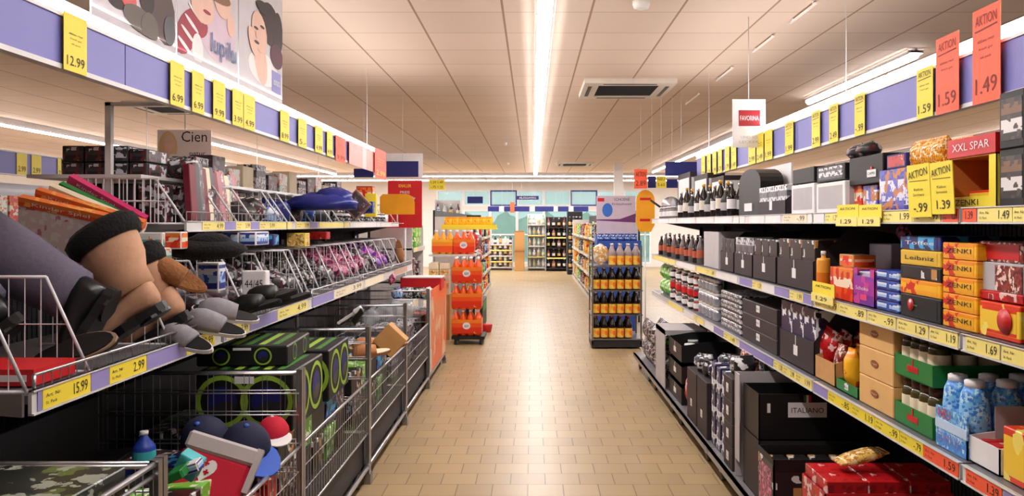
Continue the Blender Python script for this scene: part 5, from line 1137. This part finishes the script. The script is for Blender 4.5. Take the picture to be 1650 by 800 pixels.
# farthest bin top: red crate
t = thing('red_crate', 'red box with white rim on top of the farthest wire bin', 'crate', (-1.36,8.3,.86)); b = B(RED); b.box((0,0,0), (.42,.3,.13), 0, .004); b.obj('crate_body', t); b = B(WHITE); b.box((-.005,-.005,.125), (.425,.305,.135)); b.obj('rim', t)
b = B(RED, WHITE); 
for i in range(4): put(mk_bag(.14,.12,.12,(P['bluew'],P['silver'],P['zebra'],P['teal'])[i],i), 'bagged_goods', 'small bagged item in front of the red crate, %s' % ['blue','silver','striped','teal'][i], 'bag', (-1.32+.1*i,7.9,.8), rz=i)
# ================= DRINK DISPLAYS AT THE SHELF ENDS
def drink(h, r, liquid, capm, labm, nm, prt):
    return mk_bottle(h, r, liquid, capm, labm, 14, .3, (.3,.6))
ORL = mat('orange_drink', (245,90,20), .2, 0, .25, 8); ORY = mat('yellow_orange_drink', (250,165,40), .2, 0, .2, 8)
def sixpack(x, y, z, m, label, name='orange_drink_pack', nx=3, ny=2, h=.33, r=.046, lm=None, cap=WHITE, wrap=None, text=None):
    """shrink wrapped pack of bottles: bottles are things, wrap is a thing"""
    bt = drink(h, r, m, cap, lm or m, '', '')
    for i in range(nx):
        for j in range(ny): put(bt, 'drink_bottle', 'drink bottle in the '+label, 'bottle', (x+r+i*2*r*1.02, y+r+j*2*r*1.02, z+.002), group='bottles of the '+label)
    w, d = nx*2*r*1.02, ny*2*r*1.02
    b = B(wrap or lm or m, WHITE, INK); ht = h*.62
    b.box((-.003,-.003,h*.08), (w+.003,-.001,ht)); b.box((-.003,d+.001,h*.08), (w+.003,d+.003,ht)); b.box((-.003,-.003,h*.08), (-.001,d+.003,ht)); b.box((w+.001,-.003,h*.08), (w+.003,d+.003,ht))
    if text:
        b.poly([(w*.5+.05*math.cos(q*math.pi/8), -.0035, ht*.62+.045*math.sin(q*math.pi/8)) for q in range(16)], (0,-.001,0), 1); b.text(text, (w*.5-.03,-.0046,ht*.52), (1,0,0), (0,0,1), .06, .035, 2)
    b.obj('pack_wrap', loc=(x,y,z), label='printed wrap around the '+label, cat='pack wrap')
WR = pack('orange_wrap_print', [(0,(225,50,20)),(.45,(240,85,25)),(.75,(245,130,35))], (250,170,50), .3, 7)
# left: three tiers and a low base, then a raised shelf with two packs
t = thing('display_dolly', 'low black dolly under the orange drink packs', 'dolly', (-1.03,10.25,0)); b = B(BLACK); b.box((0,0,.07), (.42,.45,.11)); b.obj('deck', t)
for (x, y) in ((.05,.05),(.37,.05),(.05,.4),(.37,.4)): b = B(GREY_D); b.rod((x-.015,y,.035), (x+.015,y,.035), .035, 0, 12); b.box((x-.018,y-.018,.05), (x+.018,y+.018,.07)); b.obj('caster', t)
for k, lb in enumerate(('bottom','middle','top')): sixpack(-1.03, 10.3, .112+.335*k, ORL, lb+' orange drink pack of the left stack', 'orange_drink_pack', 4, 3, lm=ORY if k == 1 else None, wrap=WR, text='A&W' if k != 1 else None)
t = thing('display_table', 'pale shelf board carrying two orange drink packs at the left', 'display shelf', (-1.38,10.7,0)); b = B(WHITEM); b.box((0,0,1.11), (.62,.42,1.135)); b.obj('board', t); b = B(WHITEM)
for x in (.01,.59): b.box((x,.38,0), (x+.02,.4,1.11))
b.obj('frame', t)
sixpack(-1.34, 10.75, 1.136, ORY, 'yellow orange drink pack on the pale shelf board', nx=3, ny=2, h=.32, wrap=pack('yellow_wrap_print', [(0,(245,90,30)),(.5,(250,150,30)),(.8,(250,190,50))], (250,120,30), .3, 7)); sixpack(-1.06, 10.75, 1.136, ORL, 'orange drink pack right on the pale shelf board', nx=3, ny=2, h=.32, wrap=WR, text='A&W')
for i in range(3): 
    for k in range(5): put(mk_box(.2,.13,.08,CREAM,P['gold'] if k % 2 else None), 'cream_pack', 'cream pack stacked under the pale shelf board', 'pack', (-1.31+.0*i,10.78+.21*(i % 2),.6+.085*k) if i < 2 else (-1.17,10.8,.6+.085*k), group='cream packs under the pale shelf board')
b = B(KRAFT); b.box((-1.4,10.7,0), (-1.1,11.15,.595), 0, .005); b.obj('kraft_block', label='kraft carton under the cream packs left of the orange drinks', cat='carton')
for i in range(7): put(mk_bag(.12,.06,.14,P['yelred'],i % 3), 'yellow_bag', 'yellow bag in the row above the orange drink packs', 'bag', (-1.24+.1*i,11.9,1.5), rz=1.57, group='yellow bags above the orange drinks')
t = thing('yellow_tray', 'yellow tray board under the yellow bags', 'tray', (-1.32,11.7,1.46)); b = B(YEL); b.box((0,0,0), (.8,.35,.02)); b.box((0,0,.02), (.8,.006,.07)); b.obj('tray_body', t); b = B(WHITEM); b.box((.02,.3,-1.46), (.05,.33,0)); b.obj('leg', t)

# right: drink rack with four levels
t = thing('drink_rack', 'metal display rack of drink bottles at the right shelf end', 'display rack', (.74,9.95,0))
b = B(STEEL)
for (x, y) in ((0,0),(.6,0),(0,.5),(.6,.5)): b.box((x-.01,y-.01,.05), (x+.01,y+.01,1.28))
b.obj('frame', t)
LV = (.13,.43,.73,1.03); 
for z in LV:
    b = B(STEEL); b.box((-.02,-.02,z-.02), (.62,.52,z-.005)); b.obj('shelf', t)
b = B(GREY_D); b.box((-.01,-.01,.02), (.61,.51,.1)); b.obj('base', t)
OL = pack('orange_yellow_label', [(0,(245,170,40))], [(240,110,40),(235,200,90)], .45, 12)
for k, z in enumerate(LV):
    n = 6 if k > 0 else 4
    bt = mk_bottle(.285 if k < 3 else .27, .046, DGLASS if k < 3 else mat('clear_drink', (160,140,140), .15), SILV if k else RED, OL, 12, .35, (.04,.44))
    for i in range(2 if k == 3 else 0, 6 if k else 5):
        for j in range(3 if k < 3 else 2):
            put(bt, 'drink_bottle', 'dark drink bottle with orange label on the %s level of the rack' % ['lowest','second','third','top'][k], 'bottle', (.79+.1*i, 10.0+.11*j, z-.003), group='bottles on the %s rack level' % ['lowest','second','third','top'][k])
put(mk_bag(.2,.22,.26,pack('pale_snack_print', [(0,(225,190,140))], [(240,235,230),(210,160,90)], .45, 16, .25, soft=True),1), 'clear_snack_bag', 'pale clear bag of snacks left on the top level of the drink rack', 'bag', (.85,10.1,1.03)); 
# top level sits higher than rack posts: blue banner display behind
t = thing('blue_poster_display', 'pale pink and blue poster display behind the drink rack', 'display', (.92,11.6,0)); s_ = 11.6/F
w = (1024-961)*s_
b = B(mat('pale_pink_print', (205,190,205), .6), mat('blue_blob_print', (50,110,200), .5), RED, mat('plum_print', (110,50,110), .5), INK, WHITE); zt = Zof(316,11.6); zm = Zof(378,11.6)
b.box((0,0,zm), (w,.01,zt)); b.text('SCHOENE', (w*.45,0,zt-.07), (1,0,0), (0,0,1), w*.4, .04, 4); b.text('Einkaufswelt', (w*.4,0,zt-.13), (1,0,0), (0,0,1), w*.5, .03, 3); b.poly([(w*.28+.075*math.cos(q*.393),0,zm+.35+.1*math.sin(q*.393)) for q in range(16)], (0,-.003,0), 1); b.box((w*.03,-.003,zt-.08), (w*.2,0,zt-.03), 2)
b.poly([(w*.6,0,zm+.22),(w,0,zm+.3),(w,0,zm+.17),(w*.0,0,zm+.2),(0,0,zm+.215)], (0,-.003,0), 3); b.obj('poster_board', t)
b = B(BLUEF, mat('cobalt_card', (40,80,170), .5)); b.box((0,-.02,0), (w,.35,Zof(380,11.6)), 1); b.box((-.0,-.16,Zof(400,11.6)), (w+.06,.0,Zof(388,11.6)), 1); b.obj('cabinet_body', t)
for k in range(2):
    for i in range(6): put(mk_box(.09,.08,.1,P['bluew'],None), 'blue_box', 'small blue and white box on the ledge of the poster display', 'box', (.97+.095*i,11.5,(Zof(400,11.6)-.0)+.0+.0*k) if k == 0 else (.97+.095*i,11.5,Zof(388,11.6)+.001), group='small blue boxes on the poster display')
t = thing('yellow_arch_sign', 'tall yellow rounded sign with red words at far right shelf end', 'sign', (Xof(1025,9.5),9.5,Zof(374,9.5))); w = 30*9.5/F; h = 68*9.5/F
b = B(mat('amber_card', (240,165,20)), RED); b.poly([(.04,0,0),(w*.8,0,0),(w,0,.08),(w,0,h*.75)]+[(w*.5+w*.5*math.cos(q),0,h*.75+h*.25*math.sin(q)) for q in (.4,.8,1.2,1.57,2.0,2.4,2.8)]+[(0,0,h*.7),(0,0,.1)], (0,.008,0)); b.box((w*.2,-.002,h*.75), (w*.8,0,h*.81), 1); b.box((w*.2,-.002,h*.25), (w*.75,0,h*.31), 1); b.obj('sign_board', t); b = B(WHITEM); b.rod((w/2,.014,-Zof(374,9.5)), (w/2,.014,.05), .008, 0, 6); b.box((w/2-.12,-.1,-Zof(374,9.5)), (w/2+.12,.12,-Zof(374,9.5)+.01)); b.obj('stand', t)
t = thing('round_basket_sign', 'grey round kitchen pan standing at the far right shelf corner', 'pan', (1.5,8.75,1.6)); b = B(SILV); b.rod((0,-.02,.14), (0,.02,.14), .1, 0, 20); b.obj('pan_body', t); b = B(BLACK); b.rod((-.05,0,.08), (-.22,0,.2), .012, 0, 8); b.obj('handle', t)

# ================= FAR GONDOLAS ALONG THE AISLE
FARM = [P['gold'], P['silver'], P['orred'], P['bag'], P['green'], P['zebra'], P['ham'], P['yelred'], P['redw'], P['bluew'], CREAM, P['food']]
def fargondola(side, X, y0, y1, zt, label, where, rowlabels=4, dx=.5, nstep=.42, mats_=None, zs=None):
    t = thing('shelf_rack', label, 'shelf rack', (0,0,0)); s = side; zs = zs or [.12,.5,.88,1.26]
    b = B(GREY_D); b.box((s*(X+dx),y0,0), (s*(X+dx+.03),y1,zt)); b.obj('back_panel', t)
    b = B(WHITEM); b.box((s*X,y0,0), (s*(X+.02),y1,zs[0])); b.obj('plinth', t)
    for z in zs:
        b = B(WHITEM, YELP, LAV); b.box((s*(X+.01),y0,z-.02), (s*(X+dx),y1,z)); b.box((s*(X-.0),y0,z-.045), (s*(X+.012),y1,z+.005)); 
        n = int((y1-y0)/.5)
        for i in range(n): b.box((s*(X-.002),y0+.5*i+.05,z-.04), (s*X,y0+.5*i+.3,z), 1+(i % 3 == 2))
        b.obj('shelf', t)
    for yy in (y0, y1-.02): b = B(WHITEM); b.box((s*(X+.02),yy,0), (s*(X+dx),yy+.02,zt-.1)); b.obj('end_panel', t)
    mm = mats_ or FARM
    for k, z in enumerate(zs):
        y = y0+.15; i = 0
        while y < y1-.2:
            h = .22+.08*((i*5+k*3) % 4)/4; m = mm[(i*5+k*7) % len(mm)]
            for j in range(2):
                if (i+k) % 3: put(mk_box(.2,.16,round(h,2),m,None,ch=.01), 'boxed_good', 'boxed item on the %s shelf of %s' % (['lowest','second','third','top'][k], where), 'box', (s*(X+.1+.2*j),y,z+.003), group='boxed items on the %s shelf of %s' % (['lowest','second','third','top'][k], where))
                else: put(mk_bottle(round(h+.04,2),.06,m,WHITE,CREAM,8), 'bottled_good', 'bottle on the %s shelf of %s' % (['lowest','second','third','top'][k], where), 'bottle', (s*(X+.1+.2*j),y,z+.003), group='bottles on the %s shelf of %s' % (['lowest','second','third','top'][k], where))
            y += nstep/2*1.15; i += 1
fargondola(-1, 1.0, 12.4, 19.5, 1.75, 'far left shelf rack beyond the orange drinks', 'the far left rack', nstep=.9)
fargondola(1, 1.15, 12.6, 23.5, 1.75, 'far right shelf rack beyond the drink rack', 'the far right rack', nstep=1.1, mats_=[P['gold'], P['ham'], P['green'], BEIGEC, P['bag'], P['yelred'], P['zebra']])
fargondola(-1, 1.36, 9.25, 10.2, 1.62, 'short rack between the left shelf end and the orange drinks', 'the short rack before the orange drinks', nstep=.4, mats_=[P['redw'], P['green'], CREAM, P['yelred'], P['bag']])
backrack_later = True
# end face of far right rack seen above the drinks, dark wine cabinet
t = thing('dark_cabinet', 'tall dark cabinet at the back right of the aisle', 'cabinet', (Xof(914,24.5),24.3,0)); b = B(BLACK); b.box((0,0,0), (.45,.5,1.9)); b.obj('cabinet_body', t)
for i in range(4): b = B(GREY_D, SILV); b.box((.03,-.02,.15+.42*i), (.42,.0,.17+.42*i), 1); b.obj('shelf', t)
for i in range(4):
    for j in range(4): put(mk_bottle(.32,.04,DGLASS,SILV,P['gold'],8), 'wine_bottle', 'bottle on a ledge of the tall dark cabinet', 'bottle', (Xof(914,24.5)+.07+.1*j,24.24,.17+.42*i+.001), group='bottles on the tall dark cabinet')
# back shelves with bottles
def backrack(px0, px1, ytop, Y, m, mats_, label, where, gm=None):
    x0, x1 = Xof(px0,Y), Xof(px1,Y); zt = Zof(ytop,Y); t = thing('shelf_rack', label, 'shelf rack', (x0,Y,0)); w = x1-x0
    b = B(m); b.box((0,.35,0), (w,.38,zt)); b.box((0,0,0), (.02,.38,zt)); b.box((w-.02,0,0), (w,.38,zt)); b.obj('case_body', t)
    n = 5
    for k in range(n):
        z = .1+k*(zt-.1)/n; b = B(m, YELP); b.box((.02,0,z-.02), (w-.02,.35,z)); b.box((.02,-.01,z-.03), (w-.02,0,z+.01), 1 if k % 2 else 0); b.obj('shelf', t)
        q = max(3, int(w/.14))
        for i in range(q): put(mk_bottle(.3,.05,mats_[(i+k) % len(mats_)],(WHITE,RED,SILV)[(i+k) % 3],(WHITE,CREAM,P['gold'])[(i*2+k) % 3],8), 'shelf_bottle', 'bottle on the %s shelf of %s' % (['lowest','second','third','fourth','top'][k], where), 'bottle', (x0+.07+(w-.14)*i/(q-1),Y+.1,z+.001), group='bottles on the %s shelf of %s' % (['lowest','second','third','fourth','top'][k], where))
PW = mat('pale_plastic', (205,215,205), .4); PG = mat('mint_plastic', (150,190,170), .4)
backrack(850, 879, 345, 26.4, WHITEM, [PW, PG, SILV], 'pale rack of white and mint bottles at the back of the aisle', 'the pale rack at the back')
backrack(880, 913, 350, 26.0, GREY_D, [DGLASS, mat('rose_drink', (150,90,90), .3), BLACK], 'dark rack of wine like bottles at the back of the aisle', 'the dark rack at the back')
backrack(700, 742, 322, 19.5, WHITEM, [P['bluew'], PW, P['silver'], P['text']], 'pale rack with blue and grey bottles at the back left', 'the pale blue rack at the back left')
backrack(786, 826, 385, 26.6, WHITEM, [P['ham'], PW, DGLASS], 'low mixed rack at back left of the cardboard column', 'the low rack at the back')
t = thing('cardboard_column', 'tall brown cardboard column standing at the back', 'cardboard display', (Xof(829,26.3),26.2,0)); b = B(KRAFT); w = 16*26.3/F; b.box((0,0,0), (w,.3,1.25), 0, .01); b.obj('lower_column', t); b = B(mat('dark_kraft', (170,115,70), .8)); b.box((-.01,-.01,.62), (w+.01,.31,.66)); b.box((.02,.02,1.25), (w-.02,.28,1.3)); b.obj('tray_edge', t)
# red tray & mixed floor goods beyond the orange drinks
for i in range(4):
    for k in range(4): put(mk_bag(.2,.16,.24,(P['ham'],P['zebra'],P['redw'],P['text'])[(i+k) % 4],(i+k) % 4), 'netted_bag', 'mixed bag on the stand just beyond the orange drink stack', 'bag', (-.86,12.45-.22*i,.42+.25*k), group='mixed bags beyond the orange drinks')
b = B(GREENC, BLACK); b.box((-1.02,11.6,0), (-.72,12.65,.41), 1, .01); b.box((-.72,11.7,.25), (-.715,12.5,.38), 0); b.obj('dark_plinth', label='dark box plinth under the mixed bags beyond the orange drinks', cat='plinth')
b = B(RED); b.lathe([(.07,0),(.09,.1),(.09,.11)], n=14); b.obj('red_bucket', loc=(-.66,11.5,0), label='small red bucket on the floor beyond the orange drinks', cat='bucket')
# blue banner strip hanging before the windows
for i, (a, c_) in enumerate(((786,804),(812,822),(828,853),(862,892),(899,916),(924,948))):
    hsign(a,c_,333,341,24.8,NAVY,'navy banner piece hanging at the back, %s from the left' % ['first','second','third','fourth','fifth','sixth'][i], 'blue_banner')
hsign(822,829,326,343,24.7,ORA,'small orange square sign between the navy banners at the back','orange_sign')
hsign(832,868,316,322,25.6,NAVY,'narrow navy sign with white words before the back windows','navy_sign',('AUSGANG',),WHITE)
for i, px in enumerate((806,855,893,918)): hsign(px,px+6,333,341,24.75,CREAM,'small cream card between the navy banners, %s from the left' % ['first','second','third','fourth'][i], 'cream_card')
t = thing('white_pillar', 'white structural pillar rising behind the poster display on the right', 'pillar', (Xof(990,20),20,0)); b = B(WALLM); b.box((0,0,0), (.22,.22,3.05)); b.box((-.02,-.02,0), (.24,.24,.1)); b.obj('pillar_shaft', t); t['kind'] = 'structure'
# ================= NEIGHBOURING AISLES
LFAR = -4.75
t = thing('shelf_rack', 'neighbouring aisle shelf rack with blue fascia at the far left', 'shelf rack', (0,0,0))
b = B(WHITEM); b.box((LFAR-.5,5,.05), (LFAR-.47,20,1.95)); b.obj('back_panel', t)
for z in (.15,.6,1.05,1.5): b = B(WHITEM, YELP, LAV); b.box((LFAR-.47,5,z-.02), (LFAR,20,z)); b.box((LFAR-.01,5,z-.045), (LFAR,20,z+.005)); b.obj('shelf', t)
for i in range(9):
    y = 6.2+1.05*i
    for k, z in enumerate((1.05,1.5)):
        for q in range(4):
            m = [P['teal'], P['orred'], P['bluew'], P['gold'], CREAM, P['redw'], P['bag'], P['yelred']][(i*3+k*5+q) % 8]
            put(mk_box(.22,.16,.3,m,WHITE if q % 2 else None), 'boxed_good', 'boxed item on the %s shelf of the neighbouring left aisle' % ['third','top'][k], 'box', (LFAR-.12,y+.25*q,z+.003), group='boxed items on the %s shelf of the neighbouring left aisle' % ['third','top'][k])
t = thing('fascia_board', 'blue fascia board with yellow cards over the neighbouring left aisle', 'fascia board', (LFAR,0,0)); b = B(BLUEF); b.box((-.02,5,2.0), (0,20,2.2)); b.obj('board', t); b = B(WHITEM); b.box((-.03,5,2.2), (.01,20,2.212)); b.box((-.03,5,1.99), (.01,20,2.0)); b.obj('edge_trim', t)
b = B(WHITEM)
for y in (6,10,14,18): b.rod((-.03,y,2.2), (-.03,y,3.05), .006, 0, 6)
b.obj('hanger_rod', t)
for i, px in enumerate((26,50,92,98,118,140,165)):
    y = Yof(px, LFAR); b = B(YEL, INK); b.box((0,0,0), (.003,.15,.2)); b.text('2.99', (.003,.02,.03), (0,1,0), (0,0,1), .11, .05, 1); b.obj('price_card', loc=(LFAR+.003,y,2.0), label='yellow price card on the neighbouring left aisle fascia', cat='price card', group='yellow cards over the neighbouring left aisle')
# second neighbour fascia lower, facing wall racks
for (side, X, y0, y1, lb, wh) in ((-1, 8.5, 6, 22, 'white wall rack far left beyond the neighbouring aisle', 'the far left wall rack'), (1, 5.2, 4, 22, 'shelf rack across the next aisle on the right', 'the rack across the right aisle')):
    t = thing('shelf_rack', lb, 'shelf rack', (0,0,0)); b = B(WHITEM); b.box((side*(X+.5),y0,.05), (side*(X+.53),y1,1.9)); b.obj('back_panel', t)
    for z in (.15,.6,1.05,1.5): b = B(WHITEM); b.box((side*X,y0,z-.03), (side*(X+.5),y1,z)); b.obj('shelf', t)
    for i in range(12):
        put(mk_box(.4,.2,.3,[P['teal'],P['silver'],CREAM,P['bluew']][i % 4],None), 'boxed_good', 'pale boxed item on the top shelf of '+wh, 'box', (side*(X+.15),y0+.3+1.2*i,1.503), group='pale boxed items on '+wh)
# back left: yellow green packs, pale goods left of the aisle end
fargondola(-1, 2.0, 11.6, 11.95, 1.7, 'cross rack end with green and yellow packs left of orange drinks', 'the cross rack end', mats_=[P['green'], P['yelred'], P['green'], CREAM], zs=[.12,.5,.88,1.26])
0 and fargondola(-1, 1.35, 13.0, 13.6, 1.7, 'cross rack end beyond the yellow bags', 'the yellow cross rack', mats_=[P['yelred'], P['gold'], P['zebra'], CREAM], zs=[.12,.5,.88,1.3])
for i in range(5): fargondola(-1, 2.2+1.6*i, 15+i, 22, 1.9, 'pale rack standing %s in the back left area' % ['first','second','third','fourth','fifth'][i], 'the %s back left rack' % ['first','second','third','fourth','fifth'][i], nstep=3.2, mats_=[P['silver'], CREAM, P['bluew'], P['teal']]) if i in (1,) else None
bpy.context.view_layer.update()
